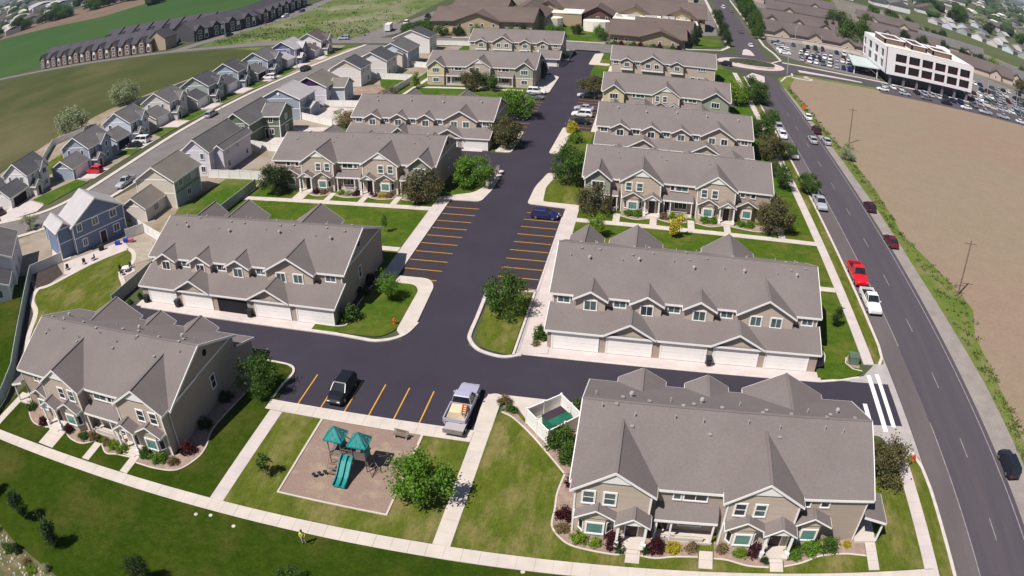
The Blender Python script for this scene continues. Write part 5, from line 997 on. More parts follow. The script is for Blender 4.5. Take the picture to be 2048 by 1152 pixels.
# ------------------------------------------------------------------ vehicles
def loft(mb, st, m=0):
    """Stations (y, half width low, half width waist, half width top, z low, z waist, z top)."""
    rings = []
    for y, a, b, c, z0, z1, z2 in st:
        i = len(mb.v); mb.v += [(-a,y,z0),(-b,y,z1),(-c,y,z2),(0,y,z2+0.03),(c,y,z2),(b,y,z1),(a,y,z0)]; rings.append(i)
    for r, s in zip(rings[:-1], rings[1:]):
        for k in range(6): mb.f.append((r+k, r+k+1, s+k+1, s+k)); mb.m.append(m)
        mb.f.append((r+6, r, s, s+6)); mb.m.append(m)
    mb.f.append(tuple(rings[0]+k for k in range(7))); mb.m.append(m); mb.f.append(tuple(rings[-1]+6-k for k in range(7))); mb.m.append(m)
    return mb
KIND = dict(sedan=(4.75,0.91,1.45), hatch=(4.35,0.90,1.50), suv=(4.85,0.96,1.75), pickup=(5.9,1.0,1.88), van=(5.3,0.99,1.95))
def car_shape(kind):
    L, W, H = KIND[kind]; b, g, r = MB(), MB(), MB(); F = L/2; B = -L/2
    belt = {"sedan":0.93,"hatch":0.96,"suv":1.08,"pickup":1.14,"van":1.12}[kind]; lo = {"sedan":0.22,"hatch":0.22,"suv":0.28,"pickup":0.38,"van":0.26}[kind]
    if kind == "pickup":
        loft(b, [(B,W*.92,W*.97,W*.95,lo+.1,.75,.80),(B+.15,W*.95,W,W*.97,lo,.75,.80),(-.55,W*.95,W,W*.97,lo,.75,.82),(-.5,W*.95,W,W*.95,lo,.8,belt),(1.0,W*.95,W,W*.93,lo,.8,belt),(1.15,W*.95,W,W*.90,lo,.8,belt-.02),(F-.45,W*.94,W*.98,W*.86,lo,.75,belt-.10),(F-.12,W*.9,W*.94,W*.80,lo,.72,belt-.2),(F,W*.8,W*.86,W*.74,lo+.15,.6,.85)])
        for s in (-1,1): b.box(s*W*.97-.05, s*W*.97+.05, B, -.5, .7, belt+.02)
        b.box(-W*.95,W*.95,B,B+.09,.7,belt); b.box(-W*.95,W*.95,-.6,-.5,.7,belt)
        b.box(-W*.9,W*.9,B+.1,-.6,.82,.84,1)
        gy = (-.52,1.12,-.42,.45)
    elif kind == "van":
        loft(b, [(B,W*.88,W*.95,W*.93,lo+.1,.8,1.0),(B+.1,W*.93,W,W*.97,lo,.8,belt),(1.6,W*.95,W,W*.95,lo,.8,belt),(F-.25,W*.92,W*.96,W*.85,lo,.7,belt-.2),(F,W*.8,W*.86,W*.72,lo+.1,.6,.8)])
        gy = (B+.08,2.05,B+.2,.95)
    else:
        hood = belt-.03
        loft(b, [(B,W*.78,W*.86,W*.78,lo+.12,.55,.74),(B+.14,W*.88,W*.95,W*.86,lo+.05,.6,belt-.06),(B+.7,W*.93,W,W*.90,lo,.62,belt),(0.0,W*.93,W,W*.92,lo,.62,belt),(1.0,W*.93,W,W*.90,lo,.62,belt-.01),(F-.65,W*.92,W*.98,W*.84,lo,.6,hood-.07),(F-.18,W*.86,W*.92,W*.76,lo+.04,.55,hood-.22),(F,W*.74,W*.80,W*.66,lo+.12,.5,.62)])
        gy = {"sedan":(B+.55,1.05,B+1.25,.25),"hatch":(B+.12,1.0,B+.55,.2),"suv":(B+.1,1.05,B+.4,.3)}[kind]
    a0, a1, t0, t1 = gy; wb, wt = W*.89, W*.72
    g.hexa([(-wb,a0,belt-.02),(wb,a0,belt-.02),(wb,a1,belt-.02),(-wb,a1,belt-.02),(-wt,t0,H-.05),(wt,t0,H-.05),(wt,t1,H-.05),(-wt,t1,H-.05)])
    r.hexa([(-wt-.03,t0-.06,H-.07),(wt+.03,t0-.06,H-.07),(wt+.03,t1+.06,H-.07),(-wt-.03,t1+.06,H-.07),(-wt+.06,t0+.05,H),(wt-.06,t0+.05,H),(wt-.06,t1-.05,H),(-wt+.06,t1-.05,H)])
    for s in (-1,1):                                # pillars
        for (ya, yb) in ((a0,t0),(a1,t1),((a0+a1)/2-.1,(t0+t1)/2-.1)):
            r.hexa([(s*wb-.02,ya-.05,belt),(s*wb+.02,ya-.05,belt),(s*wb+.02,ya+.05,belt),(s*wb-.02,ya+.05,belt),(s*wt-.02,yb-.05,H-.05),(s*wt+.02,yb-.05,H-.05),(s*wt+.02,yb+.05,H-.05),(s*wt-.02,yb+.05,H-.05)])
    return b, g, r, L, W, H, belt
def wheel_me(): return MB().tube((-.11,0,0),(.11,0,0),.34,.34,14).mesh("wheel", M_tyre)
def rim_me(): return MB().tube((-.118,0,0),(.118,0,0),.2,.2,10).mesh("rim", M_rim)
def vehicle(kind, color, rgb, label, x, y, rz, group="vehicles", parts=True, z=0.03, name=None, cat=None, sc=1.0):
    p = paint(color, rgb); nm = name or {"pickup":"pickup_truck","van":"van"}.get(kind, "car"); cat = cat or {"pickup":"pickup","van":"van"}.get(kind, "car")
    if not parts:
        def f():
            b, g, r, L, W, H, belt = car_shape(kind); mb = MB()
            for src, mi in ((b,0),(g,1),(r,0)):
                i = len(mb.v); mb.v += src.v; mb.f += [tuple(i+k for k in q) for q in src.f]; mb.m += [mi if (k == 0 or src is not b) else 3 for k in src.m]
            for s in (-1,1):
                for yy in (L*.31,-L*.30): mb.tube((s*(W-.2),yy,.33),(s*W,yy,.33),.33,.33,8,2)
            return mb.mesh("parked_car", [p, M_cglass, M_tyre, M_dark])
        o = put(nm, cached(("car", kind, color), f), None, (x,y,z), rz); return tag(o, label, cat, group)
    root = thing(nm, label, cat, (x,y,z), rz, group, sc=(sc,sc,sc) if sc != 1 else None); b, g, r, L, W, H, belt = car_shape(kind)
    bo = put("body", cached(("cb",kind,color), lambda: b.mesh("body", [p, M_dark])), root)
    put("cabin_glass", cached(("cg",kind), lambda: g.mesh("cabin_glass", M_cglass)), root); put("roof_panel", cached(("cr",kind,color), lambda: r.mesh("roof_panel", p)), root)
    for s in (-1,1):
        for yy in (L*.31,-L*.30):
            w = put("wheel", cached("wheel", wheel_me), root, (s*(W-.1),yy,.34)); put("rim", cached("rim", rim_me), w)
        put("headlight", cached("hl", lambda: MB().box(-.16,.16,-.06,.06,-.07,.07).mesh("headlight", M_lamp)), root, (s*W*.60,L/2-.08,.66 if kind != "pickup" else .82)); put("tail_light", cached("tl", lambda: MB().box(-.13,.13,-.06,.05,-.09,.09).mesh("tail_light", M_tail)), root, (s*W*.66,-L/2+.02,.72))
        put("mirror", cached(("mir",color), lambda: MB().box(-.1,.1,-.06,.06,-.07,.07).mesh("mirror", p)), root, (s*(W+.06),L*.19 if kind != "pickup" else .95,belt+.06))
    return root
GC = "vehicles parked in the complex"; GS_ = "vehicles along the street"
BLACK=(0.012,0.013,0.018); NAVY=(0.014,0.020,0.105); RED=(0.62,0.012,0.025); WHITE=(0.80,0.78,0.78); SILV=(0.42,0.42,0.47); LAVS=(0.40,0.38,0.50); MAR=(0.115,0.012,0.022); GREY=(0.15,0.15,0.165); DBL=(0.016,0.018,0.03); TEALC=(0.05,0.10,0.12)
vehicle("hatch","navy",NAVY,"dark blue hatchback in the end stall beside the court lawn",-15.9,108.2,R(-92),GC); vehicle("suv","black",BLACK,"black car with a pale bonnet reflection facing the playground",-29.75,58.6,R(178),GC)
tk = vehicle("pickup","lavender_silver",LAVS,"silver-lavender pickup loaded with pale boards beside the playground path",-16.5,58.9,R(-2),GC,sc=1.12)
ld = thing("board_load", "stack of cream boards and panels in the bed of the silver pickup", "boards", (-16.45,56.9,1.02), R(-3)); mb = MB()
for k in range(5): put("board", MB().box(-0.95+0.03*k,0.95-0.05*k,-0.9+0.05*k,1.0-0.06*k,0.14*k,0.14*k+0.11).mesh("board", mat("cream_board",(0.66,0.55,0.38),var=0.08,rough=0.8)), ld, (0,0,0), R(2*k-4))
ld2 = thing("orange_ladder", "folded orange ladder lying on the boards in the silver pickup", "ladder", (-15.85,56.8,1.76), R(8)); M_or = mat("ladder_orange",(0.58,0.19,0.07),rough=0.6)
for s in (-0.2,0.2): MB().box(s-0.04,s+0.04,-0.85,0.85,0,0.09).build("rail", M_or, ld2)
for k in range(5): MB().box(-0.2,0.2,-0.7+0.34*k,-0.64+0.34*k,0.02,0.07).build("rung", M_or, ld2)
tn = thing("flatbed_trailer", "small grey flatbed trailer pushed up behind the silver pickup", "trailer", (-16.35,55.5,0.15), R(-3))
MB().box(-1.0,1.0,-1.2,0.55,0.62,0.74).build("deck", mat("trailer_grey",(0.42,0.38,0.385),var=0.06,rough=0.6), tn); MB().box(-1.0,1.0,-1.32,-1.24,0.45,0.95).build("tailgate", mat("trailer_rail",(0.25,0.22,0.225),rough=0.6), tn)
for s in (-0.95,0.95): w = put("wheel", cached("wheel", wheel_me), tn, (s,-0.3,0.34)); put("rim", cached("rim", rim_me), w)
vehicle("pickup","red",RED,"bright red pickup parked nose to nose behind the white pickup on the street",sx(35.35,97.8),97.9,R(181.5),GS_,sc=1.12); vehicle("pickup","white",WHITE,"white pickup parked at the kerb in front of the red pickup",sx(35.4,89.8),89.7,R(181.5),GS_,sc=1.08)
vehicle("suv","deep_blue",DBL,"near-black car on the road shoulder at the right edge",44.6,55.6,R(1.5),GS_); vehicle("sedan","maroon",MAR,"maroon car on the gravel shoulder, nearer of the two maroon ones",42.7,112.4,R(3),GS_); vehicle("hatch","dark_maroon",(0.06,0.008,0.016),"dark maroon car on the gravel shoulder, farther of the two maroon ones",42.4,127.4,R(3),GS_)
for t, k, c, rgb, x, y, r in (("silver pickup at the kerb beside the court lawn row","pickup","silver",SILV,sx(35.0,125),125.5,181),("blue-grey car right behind the silver kerb pickup","sedan","steel_blue",(0.20,0.25,0.33),sx(35.1,131.5),132.0,181),("white car parked under the small street tree","sedan","white",WHITE,sx(35.1,153.5),153.5,181),("white car at the kerb by the brown tree","sedan","white",WHITE,sx(35.1,167.5),167.8,181),("pale grey car just behind the white kerb car by the brown tree","suv","silver",SILV,sx(35.1,173),173.3,181),("dark grey car at the kerb behind the pale grey one","suv","grey",GREY,sx(35.1,179),179.5,181),("dark blue car under the big green street tree","suv","navy",NAVY,sx(35.1,200),200.2,181),
    ("white car on the far shoulder near the orange sign","sedan","white",WHITE,40.9,188.6,2),("dark maroon van on the far shoulder behind the white car","suv","dark_maroon",MAR,40.8,176.0,2),("silver car driving in the street lane","sedan","silver",SILV,sx(42.4,167),167.0,1.5),("silver car on the far shoulder beside the moving car","sedan","silver",SILV,41.7,167.6,2),
    ("black and white car on the roundabout's west side","suv","black",BLACK,23.0,247.0,75),("white car leaving the roundabout to the north","sedan","white",WHITE,37.2,294,2),("dark car on the north street near the trees","sedan","grey",GREY,37.0,330,2),("white car at the top of the north street","van","white",WHITE,36.2,420,2),("dark car at the top of the north street","sedan","grey",GREY,39.8,405,2)):
    vehicle(k, c, rgb, t, x, y, R(r), GS_)
for t, k, c, rgb, x, y, r in (("dark car in the stall under the brown tree, far end","sedan","black",BLACK,-16.6,186.0,90),("blue-white car among the three in the far east stalls","sedan","lavender_silver",LAVS,-16.6,173.6,90),("white car among the three in the far east stalls","suv","white",WHITE,-16.5,168.0,90),("black car nearest the yellow shrub in the far east stalls","sedan","black",BLACK,-16.4,162.0,90),("white car in the far west stalls beside the big green tree","suv","white",WHITE,-30.2,187.0,-90),("dark car in the far west stalls next to the white one","sedan","grey",GREY,-29.9,181.4,-90),("dark car half hidden by the green tree in the far west stalls","sedan","black",BLACK,-30.4,161.8,-90)): vehicle(k, c, rgb, t, x, y, R(r), GC)
GN = "vehicles of the west neighbourhood"
for t, k, c, rgb, x, y, r in (("silver pickup parked on the residential street by the tan house","pickup","silver",SILV,-103.6,112.6,183),("silver car on the residential street beside the moss green house","suv","silver",SILV,-111.4,160.6,2),("bright red car on the slate blue house driveway","suv","red",RED,-119.6,119.4,90),("white van on the driveway of the dark-garage house","van","white",WHITE,-120.4,139.6,90),("black car on the driveway beside the white van","sedan","black",BLACK,-120.2,136.4,90),("white car on the maroon-door driveway","suv","white",WHITE,-115.2,200.4,90),("black car on the residential street past the maroon-door driveway","suv","black",BLACK,-107.4,211.0,-4),("dark red car at the left edge by the bend","sedan","dark_maroon",MAR,-132.4,96.0,60),("pale car on the cross road by the scrub","suv","lavender_silver",LAVS,-117.6,265.4,88),("white van farther along the slip road","van","white",WHITE,-104.0,301.0,8),("black truck on the verge of the slip road","pickup","black",BLACK,-100.5,320.0,8)): vehicle(k, c, rgb, t, x, y, R(r), GN, z=0.09)
rv = thing("motorhome", "boxy white motorhome on the slip road beside the scrub", "motorhome", (-105.8,284.0,0.05), R(8)); M_rvw = mat("rv_white",(0.78,0.76,0.74),rough=0.4)
MB().box(-1.2,1.2,-3.4,2.2,0.5,3.1).box(-1.2,1.2,2.2,3.0,2.2,3.1).build("box_body", M_rvw, rv); MB().box(-1.0,1.0,2.2,3.4,0.5,1.5).build("bonnet", M_rvw, rv); MB().hexa([(-1,2.2,1.5),(1,2.2,1.5),(1,2.9,1.5),(-1,2.9,1.5),(-1,2.2,2.2),(1,2.2,2.2),(1,2.4,2.2),(-1,2.4,2.2)]).build("windscreen", M_cglass, rv)
for s in (-1.1,1.1):
    for yy in (-2.2,2.6): put("wheel", cached("wheel", wheel_me), rv, (s,yy,0.34))
for s in (-1.21,1.21): MB().box(s-0.01,s+0.01,-2.5,0.5,1.7,2.3).build("window", M_cglass, rv)
# rows of parked cars
PAL = [("white",WHITE),("silver",SILV),("black",BLACK),("grey",GREY),("navy",NAVY),("white",WHITE),("lavender_silver",LAVS),("dark_maroon",MAR),("silver",SILV),("teal",TEALC)]
CN = {"white":"white","silver":"silver","black":"black","grey":"grey","navy":"dark blue","lavender_silver":"pale lilac-silver","dark_maroon":"dark red","teal":"dark teal"}
def car_row(desc, x0_, y0_, x1_, y1_, n, face, group, skip=0.0, vary=0.3):
    k = 0
    for i in range(n):
        if random.random() < skip: continue
        t = i/max(1, n-1); c, rgb = random.choice(PAL); kd = random.choice(("sedan","suv","suv","hatch","sedan","van" if c == "white" else "sedan","pickup"))
        vehicle(kd, c, rgb, "%s %s, %s from the west, %s" % (CN[c], {"pickup":"pickup","van":"van"}.get(kd,"car"), ORD[k], desc), x0_+(x1_-x0_)*t+random.uniform(-vary,vary)*0.4, y0_+(y1_-y0_)*t+random.uniform(-vary,vary), R(face+random.uniform(-3,3)+(180 if random.random()<0.4 else 0)), group, False, 0.036); k += 1
G1 = "cars in the roundabout car park"; G2 = "cars in the office car park"
car_row("front row of roundabout car park", 56, 277.5, 82, 270.5, 11, -15, G1, 0.1); car_row("second row of roundabout car park", 57, 285.5, 83, 278.5, 12, -15, G1, 0.1); car_row("third row of roundabout car park", 58, 293.0, 85, 287.0, 12, -15, G1, 0.1)
car_row("fourth row of roundabout car park", 61, 300.5, 86, 296, 10, -12, G1, 0.2); car_row("back row of roundabout car park", 58, 312, 84, 309, 9, -8, G1, 0.35); car_row("short west row of roundabout car park", 50.5, 287, 51.0, 311, 8, 80, G1, 0.1)
car_row("the strip in front of the white office", 83, 252.6, 122, 251.4, 13, 0, G2, 0.1); car_row("the roadside line below the white office", 80, 245.0, 150, 242.6, 9, 90, G2, 0.15, 0.2)
car_row("front row of car park right of office", 128, 259, 165, 259, 12, 0, G2, 0.1); car_row("second row of car park right of office", 130, 268, 172, 270, 14, 0, G2, 0.1); car_row("third row of car park right of office", 131, 279, 178, 283, 15, 0, G2, 0.15); car_row("fourth row of car park right of office", 134, 291, 184, 296, 15, 0, G2, 0.2); car_row("back row of car park right of office", 136, 304, 184, 311, 14, 0, G2, 0.3)
car_row("the small car park beside the senior home lawn", 15.5, 309, 17, 348, 8, 90, "cars by the senior home", 0.3); car_row("the kerb along the slip road", -98, 296, -89, 372, 9, 8, "cars along the slip road", 0.15)
car_row("the lane past the charcoal townhouses", -188, 292, -180, 372, 6, -15, "cars by the dark townhouses", 0.3)

# ------------------------------------------------------------------ trees and shrubs
def leaves_mesh(name, pts, size, m, seed, up=0.35):
    rs = np.random.RandomState(seed); n = len(pts); c = pts.mean(0)
    nrm = rs.normal(size=(n,3)) + (pts-c)/(np.abs(pts-c).max()+1e-6)*0.8; nrm[:,2] += up; nrm /= np.linalg.norm(nrm,axis=1)[:,None]
    a = np.cross(nrm, rs.normal(size=(n,3))); a /= np.linalg.norm(a,axis=1)[:,None]; b = np.cross(nrm, a)
    s = size*rs.uniform(0.6,1.35,(n,1)); a *= s; b *= s*0.62
    V = np.stack([pts-a, pts-b*0.9+a*0.1, pts+a, pts+b*0.9+a*0.1], 1).reshape(-1,3)
    me = bpy.data.meshes.new(name); me.from_pydata(V.tolist(), [], np.arange(4*n).reshape(n,4).tolist()); me.materials.append(m); return me
def crown_pts(kind, n, seed):
    """Leaf centres of a crown 1 wide (radius) and 1 tall, standing on z=0."""
    rs = np.random.RandomState(seed); K = {"broad":34,"oval":26,"young":14,"column":22,"cone":40,"sparse":24,"bush":30,"dense":44}[kind]
    C = []
    while len(C) < K:
        p = rs.uniform(-1,1,3); r = math.hypot(p[0],p[1]); z = (p[2]+1)/2
        prof = {"broad":1.0*math.sin(math.pi*min(1,max(0,(z*0.93+0.07)))**0.75)**0.6,"oval":0.95*math.sin(math.pi*min(1,z*0.95+0.04))**0.7,"young":0.8*math.sin(math.pi*min(1,z*0.9+0.06))**0.8,"column":0.8*math.sin(math.pi*min(1,z*0.9+0.08))**0.4,"cone":0.98*(1-z)**0.9+0.04,"sparse":1.0*math.sin(math.pi*min(1,z*0.9+0.08))**0.8,"bush":1.0*math.sqrt(max(0,1-(z*0.95)**2)),"dense":1.0*math.sin(math.pi*min(1,max(0,z*0.9+0.1)))**0.5}[kind]
        if r < prof and (r > prof*0.35 or rs.rand() < 0.3 or z > 0.75): C.append((p[0]*rs.uniform(.85,1.1),p[1]*rs.uniform(.85,1.1),z))
    C = np.array(C); w = rs.uniform(0.25,1.75,K); idx = rs.choice(K, n, p=w/w.sum())
    sg = {"broad":(.15,.10),"oval":(.19,.10),"young":(.22,.11),"column":(.2,.09),"cone":(.10,.05),"sparse":(.13,.08),"bush":(.17,.13),"dense":(.14,.09)}[kind]
    P = C[idx] + rs.normal(size=(n,3))*np.array([sg[0],sg[0],sg[1]]); P[:,2] = np.abs(P[:,2]); return P
CR = {}
def crown_mesh(kind, color, seed, r, h, n, leaf, m):
    key = (kind, color, seed)
    if key not in CR:
        P = crown_pts(kind, n, seed*13+5)*np.array([r,r,h]); CR[key] = (leaves_mesh("crown", P, leaf, m, seed), r, h)
    return CR[key]
LM = dict(green=leafmat("leaf_green",(0.051,0.112,0.016),(0.110,0.195,0.029)), bright=leafmat("leaf_bright",(0.085,0.189,0.015),(0.171,0.317,0.029)), dark=leafmat("leaf_dark",(0.024,0.051,0.015),(0.055,0.091,0.024)),
    brown=leafmat("leaf_bronze",(0.075,0.092,0.026),(0.205,0.165,0.078)), lime=leafmat("leaf_lime",(0.140,0.232,0.017),(0.281,0.390,0.037)), yellow=leafmat("leaf_yellow",(0.403,0.329,0.024),(0.634,0.537,0.055)), pale=leafmat("leaf_pale",(0.240,0.288,0.152),(0.464,0.496,0.304)),
    red=leafmat("leaf_dark_red",(0.044,0.010,0.015),(0.104,0.022,0.029)), tan=leafmat("leaf_tan",(0.183,0.134,0.061),(0.329,0.250,0.116)), red2=leafmat("leaf_maroon",(0.085,0.015,0.020),(0.171,0.034,0.041)))
SZ = dict(broad=(2.6,4.0,4200,.14), oval=(2.0,4.2,3000,.14), young=(0.9,2.6,600,.15), column=(1.4,5,1800,.17), cone=(2.0,6,2600,.2), sparse=(2.6,3.6,2400,.13), bush=(0.8,0.9,1700,.075), dense=(2.8,4.2,6200,.145))
def trunk_mesh(kind):
    def f():
        mb = MB(); rr = random.Random(hash(kind) % 97 if False else len(kind)*7)
        n = dict(broad=7, dense=7, oval=5, sparse=8, young=3, column=2, cone=0, bush=3)[kind]
        top = 0.62 if kind not in ("cone","column","young") else 0.92
        mb.tube((0,0,-0.05),(0.01,0.0,0.28),0.055,0.04,8); mb.tube((0.01,0,0.28),(0.02,0.01,top),0.04,0.012,6)
        for k in range(n):
            a = 6.28*k/n+rr.uniform(-.4,.4); z0 = rr.uniform(.2,.45); L = rr.uniform(.45,.75)*(0.55 if kind == "young" else 1); e = (L*math.cos(a), L*math.sin(a), z0+rr.uniform(.22,.4))
            mid = (e[0]*.5, e[1]*.5, z0+(e[2]-z0)*.62); mb.tube((0.01,0,z0),mid,0.024,0.016,5); mb.tube(mid,e,0.016,0.005,5)
        return mb.mesh("trunk", M_barkt)
    return cached(("trunk", kind), f)
def tree(label, kind, color, x, y, r, h, trunk=0.9, seed=1, z=0.1, group="trees", name="tree", cat="tree"):
    R0, H0, n, leaf = SZ[kind]; me, _, _ = crown_mesh(kind, color, seed, R0, H0, n, leaf, LM[color])
    root = thing(name, label, cat, (x,y,z), random.uniform(0,6.28), group)
    put("crown", me, root, (0,0,trunk), 0, (r/R0, r/R0, h/H0)); put("trunk", trunk_mesh(kind), root, (0,0,0), 0, (r,r,(trunk+h)))
    return root
def shrub(label, color, x, y, r, h, seed=1, z=0.12, group="shrubs in the planting beds"):
    R0, H0, n, leaf = SZ["bush"]; me, _, _ = crown_mesh("bush", color, seed, R0, H0, n, leaf, LM[color])
    root = thing("shrub", label, "shrub", (x,y,z), random.uniform(0,6.28), group); put("foliage", me, root, (0,0,0), 0, (r/R0, r/R0, h/H0)); put("stem", trunk_mesh("bush"), root, (0,0,0), 0, (r*.8,r*.8,h)); return root
GT = "trees of the complex"
for t, k, c, x, y, r, h, tr, sd in (
    ("bright green tree on the playground lawn, shading the path","dense","bright",-17.0,45.4,2.8,3.8,0.7,1), ("loose multi-stemmed tree on the narrow median lawn","broad","green",-16.2,78.6,2.7,5.0,0.5,2), ("round green tree at the corner of the alley beside the shaded wall","broad","green",-39.0,56.4,2.1,4.2,0.7,3), ("small bright tree on the island lawn with a ragged shadow","oval","bright",-31.4,78.6,1.4,3.0,1.0,4),
    ("bronze-leaved tree between the corner row and the street pavement","broad","brown",27.4,54.2,2.7,3.6,0.7,5), ("dark green tree in front of the west court row","dense","dark",-64.6,111.2,2.9,4.6,0.6,6), ("bronze tree in front of the sage gable of the west court row","dense","brown",-36.6,110.8,3.1,4.8,0.6,7), ("bright round tree on the drive lawn beside the mailboxes","dense","bright",-30.4,119.6,3.4,4.4,0.8,8),
    ("bronze-green tree at the garage corner of the west back row","dense","brown",-28.9,142.0,3.4,5.2,0.7,9), ("bright green tree by the far west stalls, largest beside the drive","dense","bright",-30.9,163.6,4.2,5.6,1.0,10), ("tall green tree at the corner lawn west of the street-side court row","dense","green",-13.9,122.8,3.2,6.2,0.8,11), ("bronze tree at the west end of the street-side court row","broad","brown",-8.6,111.4,2.6,4.4,0.6,12),
    ("dark bronze tree at the east end of the street-side court row","dense","brown",20.6,111.2,3.2,4.8,0.6,13), ("bronze tree between the garage row and the street","dense","brown",25.0,149.6,3.6,4.8,0.7,14), ("green tree behind the bronze one beside the street","broad","green",25.0,165.0,3.3,4.4,0.8,15), ("bronze-green tree over the far east stalls","dense","brown",-16.4,187.8,3.6,4.6,0.8,16),
    ("lime green tree at the street end of the fifth row","oval","lime",21.8,193.0,3.0,6.0,0.8,17), ("big round green tree overhanging the street by the splitter island","dense","green",27.2,197.0,4.0,6.0,0.9,18), ("bronze tree in front of the cream-gabled far west row","dense","brown",-47.0,187.2,2.9,5.0,0.7,19), ("green tree beside the bronze one in front of the far west row","broad","green",-43.0,187.8,2.8,4.0,0.6,20),
    ("lime sapling at the west end of the far west court","young","lime",-62.4,187.6,1.6,3.6,0.6,21), ("lime green young tree at the west end of the street-side court lawn","oval","lime",-7.3,102.8,1.35,3.0,0.8,22), ("thin yellow young tree in the middle of the street-side court lawn","young","yellow",4.7,105.4,1.2,3.4,0.5,23), ("thin sapling with an oval shadow on the west court lawn","young","bright",-38.8,98.2,0.55,1.9,1.0,24),
    ("bare-looking sapling on the playground lawn west of the wood chips","young","green",-32.3,44.4,0.8,1.9,0.7,25), ("dark thin young tree on the strip lawn beside the street walk","young","dark",26.4,82.8,0.8,2.4,0.4,26), ("small green street tree by the white kerb car","oval","green",29.6,151.5,1.9,2.8,0.9,27), ("green street tree by the blue-grey kerb car","dense","green",30.4,131.2,2.2,3.2,0.8,28),
    ("dark green tree beside the walk east of the court rows","broad","green",25.2,131.5,2.0,4.2,0.8,29), ("small bronze tree just behind the walk-side dark green tree","broad","brown",24.4,138.6,1.8,3.0,0.6,30), ("green street tree beside the dark grey kerb car","broad","green",28.6,175.8,2.6,3.6,0.9,31), ("green columnar tree at the alley corner by the farthest west row","column","dark",-31.4,204.0,1.7,5.4,0.3,32), ("dark tree at the drive corner of the farthest west row","broad","dark",-29.6,229.5,2.4,4.0,0.4,33),
    ("small dark park tree in the south-west lawn, first of the near pair","column","dark",-55.0,28.4,0.95,3.4,0.4,34), ("small dark park tree in the south-west lawn, second of the near pair","column","dark",-49.0,27.1,0.95,3.5,0.4,35), ("small dark tree cut off at the bottom edge of the lawn","broad","dark",-37.2,27.2,1.3,3.2,0.5,36), ("small dark tree at the left edge of the lawn, mostly shadow","column","dark",-62.2,29.4,1.0,3.4,0.4,37), ("leafy tree top poking in at the bottom edge near the person","broad","green",-24.0,32.0,1.3,2.4,0.4,38)):
    tree(t, k, c, x, y, r, h, tr, sd, group=GT)
GB = "trees beyond the complex"
for t, k, c, x, y, r, h, tr, sd in (
    ("pale round tree at the field edge, nearer of the two","dense","pale",-157.6,150.6,5.2,7.2,0.6,41), ("pale round tree at the field edge, farther of the two","dense","pale",-158.8,178.6,5.0,7.0,0.6,42), ("grey-green round bush beside the bare field pole","dense","pale",44.6,157.2,2.1,3.2,0.1,43), ("sparse young tree beside the bend of the residential street","sparse","pale",-113.2,89.6,2.2,3.2,0.6,44), ("olive shrubby tree at the boundary by the blue-grey house","sparse","pale",-70.2,154.4,3.0,3.0,0.3,45), ("second olive shrubby tree at the boundary, nearer the garage row","broad","tan",-66.8,151.8,2.6,3.2,0.3,46), ("olive shrubby tree on the gravel yard","sparse","tan",-67.4,178.6,2.6,2.6,0.2,47),
    ("large dark green tree above the roundabout car park","dense","green",91.5,333,8.5,13,1,48), ("second large green tree above the roundabout car park","dense","green",96.5,347,7.0,11,1,49), ("green tree behind the two large ones by the car park","broad","dark",93.5,386,6.0,10,1,50), ("green tree by the brown roofs, left of the cypresses","broad","green",105,424,6.5,9,1,51), ("dark cypress among the brown roofs, left one","cone","dark",86.0,372,2.0,10,0.2,52), ("dark cypress among the brown roofs, middle one","cone","dark",90.0,374,2.0,9.5,0.2,53), ("dark cypress among the brown roofs, right one","cone","dark",93.0,370,2.0,9,0.2,54)):
    tree(t, k, c, x, y, r, h, tr, sd, group=GB)
for i, (x, y, r, h, k, c) in enumerate(((43.0,318,2.6,7,"broad","green"),(43.6,328,3.6,8,"dense","green"),(44.6,342,4.0,9,"dense","green"),(45.0,356,4.0,9,"dense","dark"),(46.0,372,4.4,9,"dense","green"),(46.6,392,4.6,10,"dense","green"),(48,415,4.8,10,"dense","dark"),(49,440,5,10,"dense","green"),(51,470,5,10,"dense","green"))):
    tree("green tree in the line east of the north street, %s from the roundabout" % ORD[i], k, c, x, y, r, h, 0.8, 60+i % 4, group="trees along the north street")
for i, (x, y, r, h) in enumerate(((27.0,288,2.2,4.6),(27.4,303,2.4,5),(28.0,322,2.4,5),(28.4,345,2.4,5),(28.6,368,2.6,5),(14.2,280,1.6,7),(14.0,300,1.8,7),(12.5,318,2.2,8))):
    tree("small green tree on the west side of the north street, %s from the roundabout" % ORD[i], "oval", "dark", x, y, r, h, 0.6, 70+i % 3, group="trees along the north street")
for i, (x, y, r, h, c) in enumerate(((173,529,5,8,"dark"),(167,498,5,8,"green"),(179,500,4,7,"dark"),(177,459,4,7,"green"),(183,454,4,7,"dark"),(188,450,4,8,"dark"),(186,362,6,8,"lime"),(178,366,5,8,"dark"),(170,372,4,9,"dark"),(183,321,4,6,"brown"),(119,540,6,9,"green"),(116,506,6,9,"lime"),(162,540,5,8,"green"),(140,398,4,7,"dark"),(150,392,4,7,"dark"),(160,380,3,9,"dark"),(200,340,4,6,"green"),(212,372,4,7,"brown"),(128,440,5,8,"green"))):
    tree("tree among the roofs behind the office, %s from the left" % ORD[i], "broad", c, x, y, r, h, 0.8, 80+i % 4, group="trees behind the office")
for i, (x, y, r, h) in enumerate(((300,690,9,11),(318,712,9,12),(340,700,10,12),(330,660,8,10),(360,640,8,10),(390,690,9,11),(300,760,10,12),(345,780,10,13),(420,700,9,11),(280,730,8,10))):
    tree("tree in the wooded patch beyond the pale houses, %s of ten" % ORD[i], "dense", ("dark","green","pale")[i % 3], x, y, r, h, 1, 90+i % 3, group="trees beyond the pale houses")
